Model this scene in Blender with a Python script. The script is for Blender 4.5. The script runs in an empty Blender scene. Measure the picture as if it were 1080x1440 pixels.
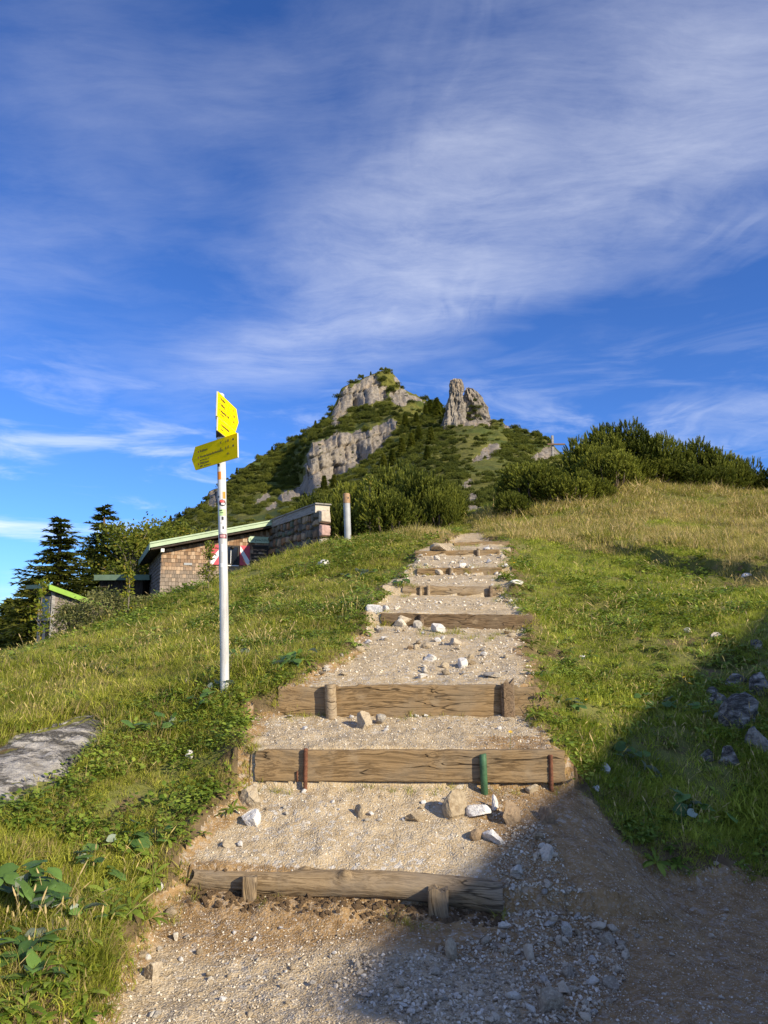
import bpy, bmesh, math, random
import numpy as np
from mathutils import Vector, Matrix, noise as mnoise

random.seed(7)
RNG = np.random.default_rng(11)
SC = bpy.context.scene
COL = SC.collection
PI = math.pi

# ------------------------------------------------------------------ camera
PITCH = math.radians(8.5)
EYE = 1.6
cam = bpy.data.cameras.new('camera')
cam_ob = bpy.data.objects.new('camera', cam); COL.objects.link(cam_ob)
cam.sensor_fit = 'VERTICAL'; cam.sensor_height = 36.0; cam.lens = 26.0
cam.clip_start = 0.05; cam.clip_end = 9000
cam_ob.location = (0, 0, EYE)
cam_ob.rotation_euler = (PI/2 + PITCH, 0, 0)
SC.camera = cam_ob

# ------------------------------------------------------------------ light
SUN_AZ = math.radians(50)       # to the right of straight behind the camera
SUN_EL = math.radians(27)
SUNV = Vector((math.sin(SUN_AZ)*math.cos(SUN_EL), -math.cos(SUN_AZ)*math.cos(SUN_EL), math.sin(SUN_EL)))
sun = bpy.data.lights.new('sun', 'SUN'); sun.energy = 4.8; sun.angle = math.radians(0.55)
sun.color = (1.0, 0.88, 0.67)
sun_ob = bpy.data.objects.new('sun', sun); COL.objects.link(sun_ob)
sun_ob.rotation_euler = SUNV.to_track_quat('Z', 'Y').to_euler()
SC.view_settings.view_transform = 'Standard'
SC.view_settings.look = 'None'
SC.view_settings.exposure = 0.5
SC.view_settings.gamma = 1.0
SC.view_settings.use_curve_mapping = False

class NT:
    """small helper round a node tree"""
    def __init__(s, tree): s.t = tree; s.n = tree.nodes; s.l = tree.links
    def add(s, typ, **kw):
        nd = s.n.new(typ)
        for k, v in kw.items():
            if k.startswith('i_'):
                key = k[2:]
                key = int(key) if key.isdigit() else key.replace('_', ' ')
                s.set(nd.inputs[key], v)
            else: setattr(nd, k, v)
        return nd
    def set(s, sock, v):
        if isinstance(v, bpy.types.NodeSocket): s.l.new(v, sock)
        elif isinstance(v, bpy.types.Node): s.l.new(v.outputs[0], sock)
        else:
            if sock.type == 'RGBA' and len(v) == 3: v = (*v, 1)
            sock.default_value = v
    def math(s, op, a, b=0.0, c=0.0, clamp=False):
        m = s.add('ShaderNodeMath', operation=op, use_clamp=clamp)
        s.set(m.inputs[0], a); s.set(m.inputs[1], b); s.set(m.inputs[2], c)
        return m.outputs[0]
    def vmath(s, op, a, b=(0, 0, 0)):
        m = s.add('ShaderNodeVectorMath', operation=op)
        s.set(m.inputs[0], a); s.set(m.inputs[1], b)
        return m.outputs[0]
    def noise(s, vec, scale, detail=4, rough=0.55, dist=0.0, out=0):
        m = s.add('ShaderNodeTexNoise')
        if vec is not None: s.set(m.inputs['Vector'], vec)
        m.inputs['Scale'].default_value = scale; m.inputs['Detail'].default_value = detail
        m.inputs['Roughness'].default_value = rough; m.inputs['Distortion'].default_value = dist
        return m.outputs[out]
    def ramp(s, fac, stops, interp='LINEAR'):
        m = s.add('ShaderNodeValToRGB'); cr = m.color_ramp; cr.interpolation = interp
        while len(cr.elements) > len(stops): cr.elements.remove(cr.elements[-1])
        while len(cr.elements) < len(stops): cr.elements.new(1.0)
        for e, (p, c) in zip(cr.elements, stops):
            e.position = p
            e.color = (c, c, c, 1) if isinstance(c, (int, float)) else ((*c, 1) if len(c) == 3 else c)
        s.set(m.inputs[0], fac)
        return m.outputs[0]
    def mix(s, fac, a, b, typ='MIX'):
        m = s.add('ShaderNodeMix', data_type='RGBA', blend_type=typ)
        s.set(m.inputs[0], fac); s.set(m.inputs[6], a); s.set(m.inputs[7], b)
        return m.outputs[2]
    def maprange(s, v, a, b, c=0.0, d=1.0, smooth=True):
        m = s.add('ShaderNodeMapRange', interpolation_type='SMOOTHSTEP' if smooth else 'LINEAR')
        s.set(m.inputs[0], v)
        for i, x in zip((1, 2, 3, 4), (a, b, c, d)): m.inputs[i].default_value = x
        return m.outputs[0]

world = bpy.data.worlds.new('World'); SC.world = world; world.use_nodes = True
w = NT(world.node_tree)
w.n.clear()
sky = w.add('ShaderNodeTexSky', sky_type='NISHITA', sun_disc=False, sun_elevation=SUN_EL,
            sun_rotation=math.pi - SUN_AZ, altitude=1600.0, air_density=1.0, dust_density=1.0, ozone_density=3.0)
tc = w.add('ShaderNodeTexCoord')
sep = w.add('ShaderNodeSeparateXYZ', i_0=tc.outputs['Generated'])
zc = w.math('MAXIMUM', sep.outputs[2], 0.02)
zz = w.math('ADD', zc, 0.06)
cx = w.math('DIVIDE', sep.outputs[0], zz); cy = w.math('DIVIDE', sep.outputs[1], zz)
cpl = w.add('ShaderNodeCombineXYZ', i_0=cx, i_1=cy).outputs[0]          # flat cloud layer seen in perspective
warp = w.noise(cpl, 1.1, 3, 0.5, out=1)
warp = w.vmath('SUBTRACT', warp, (0.5, 0.5, 0.5))
wv = w.add('ShaderNodeVectorMath', operation='SCALE'); w.l.new(warp, wv.inputs[0]); wv.inputs[3].default_value = 0.55
cw = w.vmath('ADD', cpl, wv.outputs[0])
def streak(rot, sx, sy, scale, detail=6, rough=0.6, src=None, dist=0.0):
    mp = w.add('ShaderNodeMapping'); w.l.new(src or cw, mp.inputs[0])
    mp.inputs['Rotation'].default_value = (0, 0, rot); mp.inputs['Scale'].default_value = (sx, sy, 1)
    return w.noise(mp.outputs[0], scale, detail, rough, dist)
sw = w.add('ShaderNodeSeparateXYZ', i_0=cw)
q = w.math('ADD', sw.outputs[0], sw.outputs[1])                      # across the main band
def bell(c, wd):
    b_ = w.math('DIVIDE', w.math('SUBTRACT', q, c), wd)
    return w.math('EXPONENT', w.math('MULTIPLY', w.math('MULTIPLY', b_, b_), -1.0))
band = bell(1.85, 0.60); band2 = bell(0.75, 0.42)
# fibres run along the band, torn and uneven; a second set crosses them at a shallow angle
fib = streak(PI/4, 0.30, 1.0, 4.6, 10, 0.70, None, 0.15)
fib2 = streak(math.radians(58), 0.45, 1.0, 3.0, 10, 0.70, None, 0.2)
patch = w.noise(cpl, 1.15, 4, 0.6); patch2 = w.noise(cw, 2.6, 6, 0.65)
# mackerel ripples, only in a few patches and of uneven strength
mp = w.add('ShaderNodeMapping'); w.l.new(cw, mp.inputs[0]); mp.inputs['Rotation'].default_value = (0, 0, math.radians(-22)); mp.inputs['Scale'].default_value = (1.0, 0.16, 1)
rip = w.noise(mp.outputs[0], 17.0, 3, 0.5, 0.5)
ripm = w.math('MULTIPLY', w.maprange(w.noise(cpl, 1.45, 3, 0.5), 0.47, 0.66), w.maprange(cx, -0.35, 0.45))
rip = w.math('MULTIPLY', w.math('SUBTRACT', rip, 0.46), w.math('MULTIPLY', ripm, 1.5))
leftfade = w.maprange(cx, -1.2, 0.0, 0.12, 1.0)
env = w.math('ADD', w.math('MULTIPLY', w.math('MULTIPLY', band, leftfade), 0.56), w.math('MULTIPLY', band2, 0.20))
# the same cirrus goes on overhead and behind: further bands added to whiten the ambient light
for c_, wd_, am_ in ((-0.75, 0.75, 0.50), (-2.6, 0.85, 0.50), (4.6, 0.8, 0.22), (-4.8, 0.9, 0.5)):
    env = w.math('ADD', env, w.math('MULTIPLY', bell(c_, wd_), am_))
env = w.math('ADD', env, w.math('MULTIPLY', w.math('SUBTRACT', patch, 0.50), w.math('MULTIPLY', w.maprange(cx, -1.0, -0.1, 0.35, 1.0), 0.85)))
det = w.math('ADD', w.math('MULTIPLY', fib, 1.25), w.math('ADD', w.math('MULTIPLY', fib2, 0.9), w.math('MULTIPLY', patch2, 0.7)))
det = w.math('MAXIMUM', w.math('ADD', w.math('SUBTRACT', det, 0.72), rip), 0.0)
cl = w.math('MULTIPLY', w.math('MAXIMUM', env, 0.0), det)
cl = w.maprange(cl, 0.07, 0.80, 0.0, 0.72, False)
low = w.maprange(w.noise(w.vmath('MULTIPLY', tc.outputs['Generated'], (2.0, 2.0, 9.0)), 2.4, 6, 0.6, 0.6), 0.47, 0.72, 0.0, 0.85)
lowm = w.maprange(sep.outputs[2], 0.02, 0.42, 1.0, 0.0)
low = w.math('MULTIPLY', low, lowm)
cl = w.math('MAXIMUM', cl, low)
tint = w.mix(1.0, sky.outputs[0], (0.31, 0.52, 0.88), 'MULTIPLY')
cloudcol = w.mix(w.maprange(sep.outputs[2], 0.0, 0.7), (5.6, 5.8, 6.1), (4.3, 4.5, 5.2))
skyc = w.mix(cl, tint, cloudcol)
bg = w.add('ShaderNodeBackground', i_0=skyc); bg.inputs[1].default_value = 0.15
wo = w.add('ShaderNodeOutputWorld', i_0=bg.outputs[0])

# ------------------------------------------------------------------ helpers
CP, SP = math.cos(PITCH), math.sin(PITCH)
F = 1040.0
def P(px, py, d):
    u = (px - 540)/F; v = (py - 720)/F
    return Vector((u*d, d*(CP + v*SP), EYE + d*(SP - v*CP)))

def hsh(ix, iy, seed):
    n = np.sin(ix*127.1 + iy*311.7 + seed*74.7)*43758.5453
    return n - np.floor(n)
def vnoise(x, y, seed=0):
    x = np.asarray(x, float); y = np.asarray(y, float)
    ix = np.floor(x); iy = np.floor(y); fx = x - ix; fy = y - iy
    fx = fx*fx*(3 - 2*fx); fy = fy*fy*(3 - 2*fy)
    a = hsh(ix, iy, seed); b = hsh(ix+1, iy, seed); c = hsh(ix, iy+1, seed); d = hsh(ix+1, iy+1, seed)
    return (a*(1-fx) + b*fx)*(1-fy) + (c*(1-fx) + d*fx)*fy
def fbm(x, y, oct=4, seed=0, gain=0.5):
    s = 0.0; a = 1.0; t = 0.0
    for i in range(oct):
        s = s + a*(vnoise(np.asarray(x)*2.03**i + 17.3*i, np.asarray(y)*2.03**i - 9.1*i, seed+i) - 0.5); t += a; a *= gain
    return s/t*2
def sstep(a, b, x):
    t = np.clip((x - a)/(b - a), 0, 1); return t*t*(3 - 2*t)
def in_poly(x, y, poly):
    """signed distance to a polygon, positive inside"""
    x = np.asarray(x, float); y = np.asarray(y, float)
    inside = np.zeros(x.shape, bool); dist = np.full(x.shape, 1e18)
    n = len(poly)
    for i in range(n):
        x0, y0 = poly[i]; x1, y1 = poly[(i+1) % n]
        cond = ((y0 > y) != (y1 > y))
        with np.errstate(divide='ignore', invalid='ignore'):
            xi = (x1 - x0)*(y - y0)/((y1 - y0) if y1 != y0 else 1e-9) + x0
        inside ^= cond & (x < xi)
        dx, dy = x1 - x0, y1 - y0
        t = np.clip(((x - x0)*dx + (y - y0)*dy)/(dx*dx + dy*dy + 1e-12), 0, 1)
        dist = np.minimum(dist, np.hypot(x - x0 - t*dx, y - y0 - t*dy))
    return np.where(inside, dist, -dist)

def tag(o, label=None, cat=None, group=None, kind=None):
    if label: o['label'] = label
    if cat: o['category'] = cat
    if group: o['group'] = group
    if kind: o['kind'] = kind
    return o
def link(name, mesh, parent=None, loc=None, rot=None, scale=None):
    o = bpy.data.objects.new(name, mesh); COL.objects.link(o)
    if parent is not None: o.parent = parent
    if loc is not None: o.location = loc
    if rot is not None: o.rotation_euler = rot
    if scale is not None: o.scale = scale
    return o
def empty(name, loc, rz=0.0, label=None, cat=None, group=None):
    o = link(name, None, None, loc, (0, 0, rz)); o.empty_display_size = 0.1
    return tag(o, label, cat, group)
def mesh_np(name, V, Fc, mats, smooth=False, midx=None, attrs=None):
    """V (n,3); Fc list/array of equal or mixed length faces"""
    me = bpy.data.meshes.new(name)
    V = np.asarray(V, np.float32)
    if isinstance(Fc, np.ndarray):
        k = Fc.shape[1]; nf = len(Fc)
        me.vertices.add(len(V)); me.vertices.foreach_set('co', V.ravel())
        me.loops.add(nf*k); me.loops.foreach_set('vertex_index', Fc.astype(np.int32).ravel())
        me.polygons.add(nf)
        me.polygons.foreach_set('loop_start', np.arange(0, nf*k, k, dtype=np.int32))
        me.polygons.foreach_set('loop_total', np.full(nf, k, np.int32))
        me.update(calc_edges=True)
    else:
        me.from_pydata([tuple(map(float, p)) for p in V], [], Fc)
    for m in (mats if isinstance(mats, (list, tuple)) else [mats]): me.materials.append(m)
    if midx is not None: me.polygons.foreach_set('material_index', np.asarray(midx, np.int32))
    if smooth: me.polygons.foreach_set('use_smooth', np.ones(len(me.polygons), bool))
    for nm, arr in (attrs or {}).items():
        arr = np.asarray(arr, np.float32)
        a = me.attributes.new(nm, 'FLOAT', 'POINT' if len(arr) == len(me.vertices) else 'FACE')
        a.data.foreach_set('value', arr)
    me.update()
    return me
class MB:
    """collects faces, then becomes ONE mesh"""
    def __init__(s): s.v = []; s.f = []; s.m = []; s.a = []
    def add(s, verts, faces, mi=0, tone=0.0):
        b = len(s.v); s.v.extend([tuple(p) for p in verts])
        for f in faces: s.f.append(tuple(i + b for i in f)); s.m.append(mi); s.a.append(tone)
        return s
    def box(s, lo, hi, M=None, mi=0, tone=0.0):
        x0, y0, z0 = lo; x1, y1, z1 = hi
        vs = [(x0,y0,z0),(x1,y0,z0),(x1,y1,z0),(x0,y1,z0),(x0,y0,z1),(x1,y0,z1),(x1,y1,z1),(x0,y1,z1)]
        if M is not None: vs = [M @ Vector(p) for p in vs]
        return s.add(vs, [(0,3,2,1),(4,5,6,7),(0,1,5,4),(1,2,6,5),(2,3,7,6),(3,0,4,7)], mi, tone)
    def tube(s, pts, rads, n=8, mi=0, tone=0.0, caps=True):
        pts = [Vector(p) for p in pts]; rings = []
        if not hasattr(rads, '__len__'): rads = [rads]*len(pts)
        vs = []; fs = []
        ref = None
        for i, p in enumerate(pts):
            t = (pts[min(i+1, len(pts)-1)] - pts[max(i-1, 0)]).normalized()
            if ref is None: ref = Vector((1, 0, 0)) if abs(t.x) < 0.9 else Vector((0, 1, 0))
            a = (ref - t*ref.dot(t)).normalized(); b = t.cross(a); ref = a
            for k in range(n):
                an = 2*PI*k/n; vs.append(p + (a*math.cos(an) + b*math.sin(an))*rads[i])
        for i in range(len(pts)-1):
            for k in range(n):
                fs.append((i*n+k, i*n+(k+1) % n, (i+1)*n+(k+1) % n, (i+1)*n+k))
        if caps:
            fs.append(tuple(range(n-1, -1, -1))); fs.append(tuple(range((len(pts)-1)*n, len(pts)*n)))
        return s.add(vs, fs, mi, tone)
    def mesh(s, name, mats, smooth=False):
        me = mesh_np(name, s.v, s.f, mats, smooth, s.m)
        a = me.attributes.new('tone', 'FLOAT', 'FACE'); a.data.foreach_set('value', np.asarray(s.a, np.float32))
        return me
    def build(s, name, mats, parent=None, smooth=False, **kw):
        return link(name, s.mesh(name, mats, smooth), parent, **kw)
def bevel_mesh(me, width, seg=1):
    bm = bmesh.new(); bm.from_mesh(me)
    bmesh.ops.bevel(bm, geom=bm.edges[:], offset=width, segments=seg, affect='EDGES', profile=0.7)
    bm.to_mesh(me); bm.free(); me.update(); return me

# ------------------------------------------------------------------ materials
def mat(name):
    m = bpy.data.materials.new(name); m.use_nodes = True
    t = NT(m.node_tree); t.n.clear()
    return m, t
def finish(t, col, rough=0.8, bump=None, bstr=0.4, bdist=0.02, spec=0.25, metallic=0.0, transl=0.0, tcol=None):
    b = t.add('ShaderNodeBsdfPrincipled')
    t.set(b.inputs['Base Color'], col)
    t.set(b.inputs['Roughness'], rough)
    b.inputs['Specular IOR Level'].default_value = spec
    b.inputs['Metallic'].default_value = metallic
    if bump is not None:
        bp = t.add('ShaderNodeBump'); t.set(bp.inputs['Height'], bump)
        bp.inputs['Strength'].default_value = bstr; bp.inputs['Distance'].default_value = bdist
        t.l.new(bp.outputs[0], b.inputs['Normal'])
    sh = b.outputs[0]
    if transl > 0:
        tr = t.add('ShaderNodeBsdfTranslucent'); t.set(tr.inputs[0], tcol if tcol is not None else col)
        mx = t.add('ShaderNodeMixShader'); mx.inputs[0].default_value = transl
        t.l.new(sh, mx.inputs[1]); t.l.new(tr.outputs[0], mx.inputs[2]); sh = mx.outputs[0]
    t.add('ShaderNodeOutputMaterial', i_0=sh)
def simple(name, c, rough=0.7, var=0.25, scale=8.0, bstr=0.15, metallic=0.0, spec=0.3, bdist=0.01):
    m, t = mat(name)
    co = t.add('ShaderNodeTexCoord').outputs['Object']
    n = t.noise(co, scale, 6, 0.65)
    lo = tuple(max(0, x*(1-var)) for x in c); hi = tuple(min(1, x*(1+var)) for x in c)
    col = t.ramp(n, [(0.3, lo), (0.7, hi)])
    finish(t, col, rough, t.noise(co, scale*5, 4), bstr, bdist, spec, metallic)
    return m
def attr(t, name): return t.add('ShaderNodeAttribute', attribute_name=name).outputs['Fac']
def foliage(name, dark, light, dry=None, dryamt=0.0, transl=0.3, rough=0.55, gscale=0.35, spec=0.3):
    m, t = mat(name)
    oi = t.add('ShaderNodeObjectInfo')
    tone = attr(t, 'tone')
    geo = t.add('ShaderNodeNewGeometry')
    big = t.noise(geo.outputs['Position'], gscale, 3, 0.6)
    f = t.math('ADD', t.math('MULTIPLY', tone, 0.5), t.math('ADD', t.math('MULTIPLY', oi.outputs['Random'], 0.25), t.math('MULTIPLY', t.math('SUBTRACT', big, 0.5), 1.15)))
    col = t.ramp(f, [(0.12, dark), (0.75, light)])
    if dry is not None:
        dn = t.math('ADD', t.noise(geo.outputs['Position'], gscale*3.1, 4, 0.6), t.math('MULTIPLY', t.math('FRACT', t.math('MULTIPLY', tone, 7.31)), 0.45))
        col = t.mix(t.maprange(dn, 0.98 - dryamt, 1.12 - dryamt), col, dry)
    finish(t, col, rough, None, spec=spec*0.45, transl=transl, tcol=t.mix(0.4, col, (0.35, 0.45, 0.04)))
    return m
def rockmat(name, lo, hi, stain=(0.30, 0.24, 0.17), scale=6.0, bstr=0.5, rnd=0.3, bdist=0.03):
    m, t = mat(name)
    co = t.add('ShaderNodeTexCoord').outputs['Object']
    oi = t.add('ShaderNodeObjectInfo')
    co2 = t.vmath('ADD', co, t.add('ShaderNodeCombineXYZ', i_0=t.math('MULTIPLY', oi.outputs['Random'], 37.0), i_1=oi.outputs['Random']).outputs[0])
    n = t.noise(co2, scale, 8, 0.65, 0.3)
    f = t.math('ADD', n, t.math('MULTIPLY', t.math('SUBTRACT', oi.outputs['Random'], 0.5), rnd))
    col = t.ramp(f, [(0.30, lo), (0.62, hi)])
    st = t.maprange(t.noise(co2, scale*0.6, 5, 0.6), 0.52, 0.72)
    col = t.mix(t.math('MULTIPLY', st, 0.6), col, stain)
    cr = t.noise(co2, scale*4, 6, 0.7)
    finish(t, col, 0.9, t.math('ADD', cr, n), bstr, bdist, 0.15)
    return m
def slabmat():
    m, t = mat('weathered_slab'); geo = t.add('ShaderNodeNewGeometry').outputs['Position']
    mp = t.add('ShaderNodeMapping'); t.l.new(geo, mp.inputs[0]); mp.inputs['Rotation'].default_value = (0, 0, -0.62); mp.inputs['Scale'].default_value = (0.45, 1.5, 1.5)
    v = mp.outputs[0]
    n1 = t.noise(v, 2.2, 8, 0.7, 0.4); n2 = t.noise(v, 9, 8, 0.72, 0.5); n3 = t.noise(geo, 28, 5, 0.7)
    col = t.ramp(n2, [(0.30, (0.18, 0.165, 0.15)), (0.48, (0.42, 0.39, 0.35)), (0.66, (0.56, 0.53, 0.48))])
    ck = t.math('ABSOLUTE', t.math('SUBTRACT', n1, 0.5)); ckm = t.maprange(ck, 0.0, 0.035, 1.0, 0.0)
    col = t.mix(t.math('MULTIPLY', ckm, 0.8), col, (0.04, 0.035, 0.03))
    col = t.mix(t.math('MULTIPLY', t.maprange(t.noise(geo, 3.1, 5, 0.6), 0.52, 0.7), 0.5), col, (0.20, 0.165, 0.11))
    h_ = t.math('ADD', t.math('MULTIPLY', t.maprange(ck, 0.0, 0.06), 0.8), t.math('ADD', n2, t.math('MULTIPLY', n3, 0.4)))
    finish(t, col, 0.92, h_, 1.0, 0.06, 0.12); return m
def woodmat(name, lo, hi, grey, axis='X', scale=1.0, greyamt=0.5):
    m, t = mat(name)
    co = t.add('ShaderNodeTexCoord').outputs['Object']
    oi = t.add('ShaderNodeObjectInfo')
    off = t.add('ShaderNodeCombineXYZ', i_0=t.math('MULTIPLY', oi.outputs['Random'], 9.0), i_1=t.math('MULTIPLY', oi.outputs['Random'], 5.0)).outputs[0]
    st = {'X': (0.06, 1, 1), 'Z': (1, 1, 0.06), 'Y': (1, 0.06, 1)}[axis]
    warp = t.noise(co, 1.7*scale, 2, 0.5, out=1)
    wv = t.add('ShaderNodeVectorMath', operation='SCALE'); t.l.new(t.vmath('SUBTRACT', warp, (.5, .5, .5)), wv.inputs[0]); wv.inputs[3].default_value = 0.10/scale
    v = t.vmath('ADD', t.vmath('MULTIPLY', t.vmath('ADD', co, wv.outputs[0]), st), off)
    g1 = t.noise(v, 26*scale, 6, 0.65, 0.6)
    g2 = t.noise(v, 95*scale, 4, 0.7)
    mid_ = tuple(0.45*p + 0.55*q for p, q in zip(lo, hi))
    col = t.ramp(g1, [(0.28, tuple(x*0.6 for x in lo)), (0.40, mid_), (0.48, hi), (0.54, lo), (0.60, hi), (0.72, mid_)])
    blot = t.maprange(t.noise(co, 3.2*scale, 5, 0.6), 0.42, 0.66)
    col = t.mix(t.math('MULTIPLY', blot, greyamt), col, grey)
    dark = t.maprange(g2, 0.60, 0.74)
    col = t.mix(t.math('MULTIPLY', dark, 0.55), col, tuple(x*0.35 for x in lo))
    mud = t.maprange(t.noise(t.vmath('MULTIPLY', co, (1.0, 1.0, 1.6)), 6.5*scale, 7, 0.68), 0.55, 0.70)
    col = t.mix(t.math('MULTIPLY', mud, 0.55*greyamt/0.6), col, (0.36, 0.27, 0.165))
    split = t.maprange(t.math('ABSOLUTE', t.math('SUBTRACT', t.noise(v, 9*scale, 3, 0.5), 0.5)), 0.0, 0.012, 1.0, 0.0)
    col = t.mix(t.math('MULTIPLY', split, 0.75), col, (0.03, 0.02, 0.012))
    finish(t, col, 0.88, t.math('SUBTRACT', t.math('ADD', g1, t.math('MULTIPLY', g2, 0.6)), t.math('MULTIPLY', split, 1.2)), 0.6, 0.014, 0.15)
    return m

M = {}
M['stone'] = rockmat('limestone', (0.30, 0.27, 0.23), (0.66, 0.60, 0.49), (0.46, 0.36, 0.24), 7, 0.5, 0.35)
M['stone_white'] = rockmat('white_limestone', (0.50, 0.48, 0.45), (0.78, 0.75, 0.70), (0.52, 0.42, 0.30), 7, 0.5, 0.2)
M['stone_grey'] = rockmat('grey_limestone', (0.29, 0.235, 0.165), (0.60, 0.505, 0.37), (0.36, 0.30, 0.23), 7, 0.5, 0.3)  # base warmed to tan to offset blue skylight on the shaded rubble
M['stone_tan'] = rockmat('tan_stone', (0.26, 0.20, 0.13), (0.50, 0.41, 0.28), (0.30, 0.21, 0.12), 6, 0.5, 0.3)
M['stone_brown'] = rockmat('brown_stone', (0.16, 0.11, 0.07), (0.33, 0.24, 0.15), (0.20, 0.13, 0.07), 6, 0.5, 0.3)
M['slab'] = slabmat()
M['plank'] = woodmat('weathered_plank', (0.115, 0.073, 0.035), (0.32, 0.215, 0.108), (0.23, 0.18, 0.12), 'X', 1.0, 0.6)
M['plank_shade'] = woodmat('plank_painted_shade', (0.07, 0.045, 0.025), (0.20, 0.135, 0.075), (0.16, 0.12, 0.08), 'X', 1.0, 0.6)  # darker copy of the plank wood, shade of the undercut put into its colour
M['log'] = woodmat('weathered_log', (0.13, 0.087, 0.045), (0.34, 0.245, 0.138), (0.27, 0.22, 0.16), 'X', 1.0, 0.6)
M['stake'] = woodmat('weathered_stake', (0.20, 0.13, 0.07), (0.42, 0.32, 0.19), (0.33, 0.28, 0.22), 'Z', 1.0, 0.5)
M['stake_dark'] = woodmat('rotten_stake', (0.09, 0.06, 0.035), (0.25, 0.17, 0.10), (0.22, 0.18, 0.14), 'Z', 1.0, 0.5)
M['shed_wood'] = woodmat('dark_boards', (0.035, 0.027, 0.02), (0.085, 0.065, 0.048), (0.07, 0.065, 0.06), 'Z', 0.5, 0.4)
M['grey_wood'] = woodmat('grey_board', (0.17, 0.16, 0.15), (0.36, 0.34, 0.31), (0.28, 0.27, 0.26), 'X', 0.4, 0.5)
M['rust'] = simple('rusty_iron', (0.16, 0.065, 0.035), 0.85, 0.5, 40, 0.4)
M['green_paint'] = simple('green_painted_steel', (0.055, 0.125, 0.06), 0.5, 0.35, 25, 0.2)
M['rawsoil'] = simple('raw_soil', (0.24, 0.16, 0.09), 0.95, 0.4, 14, 0.8, 0, 0.1, 0.04)
M['bark'] = simple('bark', (0.12, 0.09, 0.065), 0.95, 0.4, 14, 0.6)
M['bark_grey'] = simple('grey_bark', (0.20, 0.17, 0.13), 0.95, 0.35, 14, 0.6)
M['mugo'] = foliage('mugo_needles', (0.048, 0.066, 0.010), (0.30, 0.31, 0.045), transl=0.15, gscale=0.45, rough=0.6)
M['mugo_far'] = foliage('mugo_needles_slope', (0.036, 0.052, 0.010), (0.245, 0.255, 0.040), transl=0.12, gscale=0.10, rough=0.6)
M['spruce'] = foliage('spruce_needles', (0.040, 0.054, 0.011), (0.26, 0.255, 0.042), transl=0.25, gscale=0.6, rough=0.6)
M['leaf'] = foliage('broad_leaves', (0.07, 0.095, 0.014), (0.24, 0.25, 0.035), (0.28, 0.22, 0.03), 0.10, 0.35, 0.5, 0.5)
M['willow'] = foliage('willow_leaves', (0.08, 0.10, 0.03), (0.28, 0.27, 0.10), (0.30, 0.25, 0.10), 0.12, 0.3, 0.5, 1.2)
M['sapling'] = foliage('sapling_leaves', (0.10, 0.15, 0.015), (0.28, 0.28, 0.03), (0.40, 0.28, 0.03), 0.15, 0.4, 0.5, 2.0)
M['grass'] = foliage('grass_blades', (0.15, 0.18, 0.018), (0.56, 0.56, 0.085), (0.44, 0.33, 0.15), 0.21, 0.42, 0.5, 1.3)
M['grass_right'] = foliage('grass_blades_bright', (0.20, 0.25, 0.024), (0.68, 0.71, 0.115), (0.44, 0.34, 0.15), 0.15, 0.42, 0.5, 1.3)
M['grass_dry'] = foliage('grass_blades_dry', (0.20, 0.20, 0.030), (0.56, 0.47, 0.13), (0.62, 0.46, 0.22), 0.30, 0.32, 0.55, 0.30)
M['clover'] = foliage('clover_leaves', (0.09, 0.15, 0.018), (0.32, 0.40, 0.06), None, 0, 0.3, 0.45, 1.6)

# ------------------------------------------------------------------ terrain heights
CTRL_PX = [  # points read off the photograph: pixel column, pixel row, distance along the view axis
 (540,1440,3.0),(100,1440,2.93),(1060,1440,2.97),(0,1340,3.35),(0,1200,4.2),(0,1130,4.75),(130,1010,6.25),(0,1020,6.1),
 (150,1250,4.25),(230,1150,4.95),(300,1100,5.35),(240,1000,6.3),(318,978,6.6),(360,920,7.6),(200,920,9.0),(0,930,9.0),
 (410,860,10.3),(470,900,8.6),(300,860,11.8),(120,890,12.5),(0,922,13.5),(20,918,16.0),(60,916,19.0),(100,904,19.0),(140,876,18.0),(210,841,16.0),(300,812,16.8),(400,776,18.0),
 (450,757,18.6),(500,750,19.0),(560,746,19.6),(520,800,14.5),(450,810,14.2),
 (870,1160,5.25),(960,1195,5.1),(1080,1198,5.2),(810,1080,5.7),(1080,1100,5.75),(1080,1000,6.7),(950,1100,5.7),(900,1000,6.8),(1080,870,9.0),(900,900,8.9),
 (790,980,6.9),(780,900,8.9),(790,840,11.2),(900,820,12.0),(1080,793,13.0),(760,780,15.6),(900,758,17.0),(1000,772,15.2),
 (1080,750,17.5),(1000,745,18.5),(880,735,20.0),(740,748,19.5),(720,738,21.5),(800,705,25.0),(900,668,29.0),(1000,686,30.0),(1078,700,30.0),(1080,734,22.5),(950,715,23.0),(680,735,23.5),
 (505,1235,4.42),(505,1280,4.25),(560,1060,5.5),(570,1108,5.42),(575,965,6.5),(575,1003,6.4),(630,886,9.4),(630,850,10.6),(640,808,13.2),(640,783,15.5),(655,747,19.8)]
pts = [tuple(P(*c)) for c in CTRL_PX]
PATHPX = {(540,1440),(1060,1440),(505,1235),(505,1280),(560,1060),(570,1108),(575,965),(575,1003),(630,886),(630,850),(640,808),(640,783),(655,747),(318,978)}
pts = [(a[0], a[1], a[2] - (0.0 if (c[0], c[1]) in PATHPX else 0.13 + 0.010*max(0, c[2] - 8))) for a, c in zip(pts, CTRL_PX)]
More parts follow.
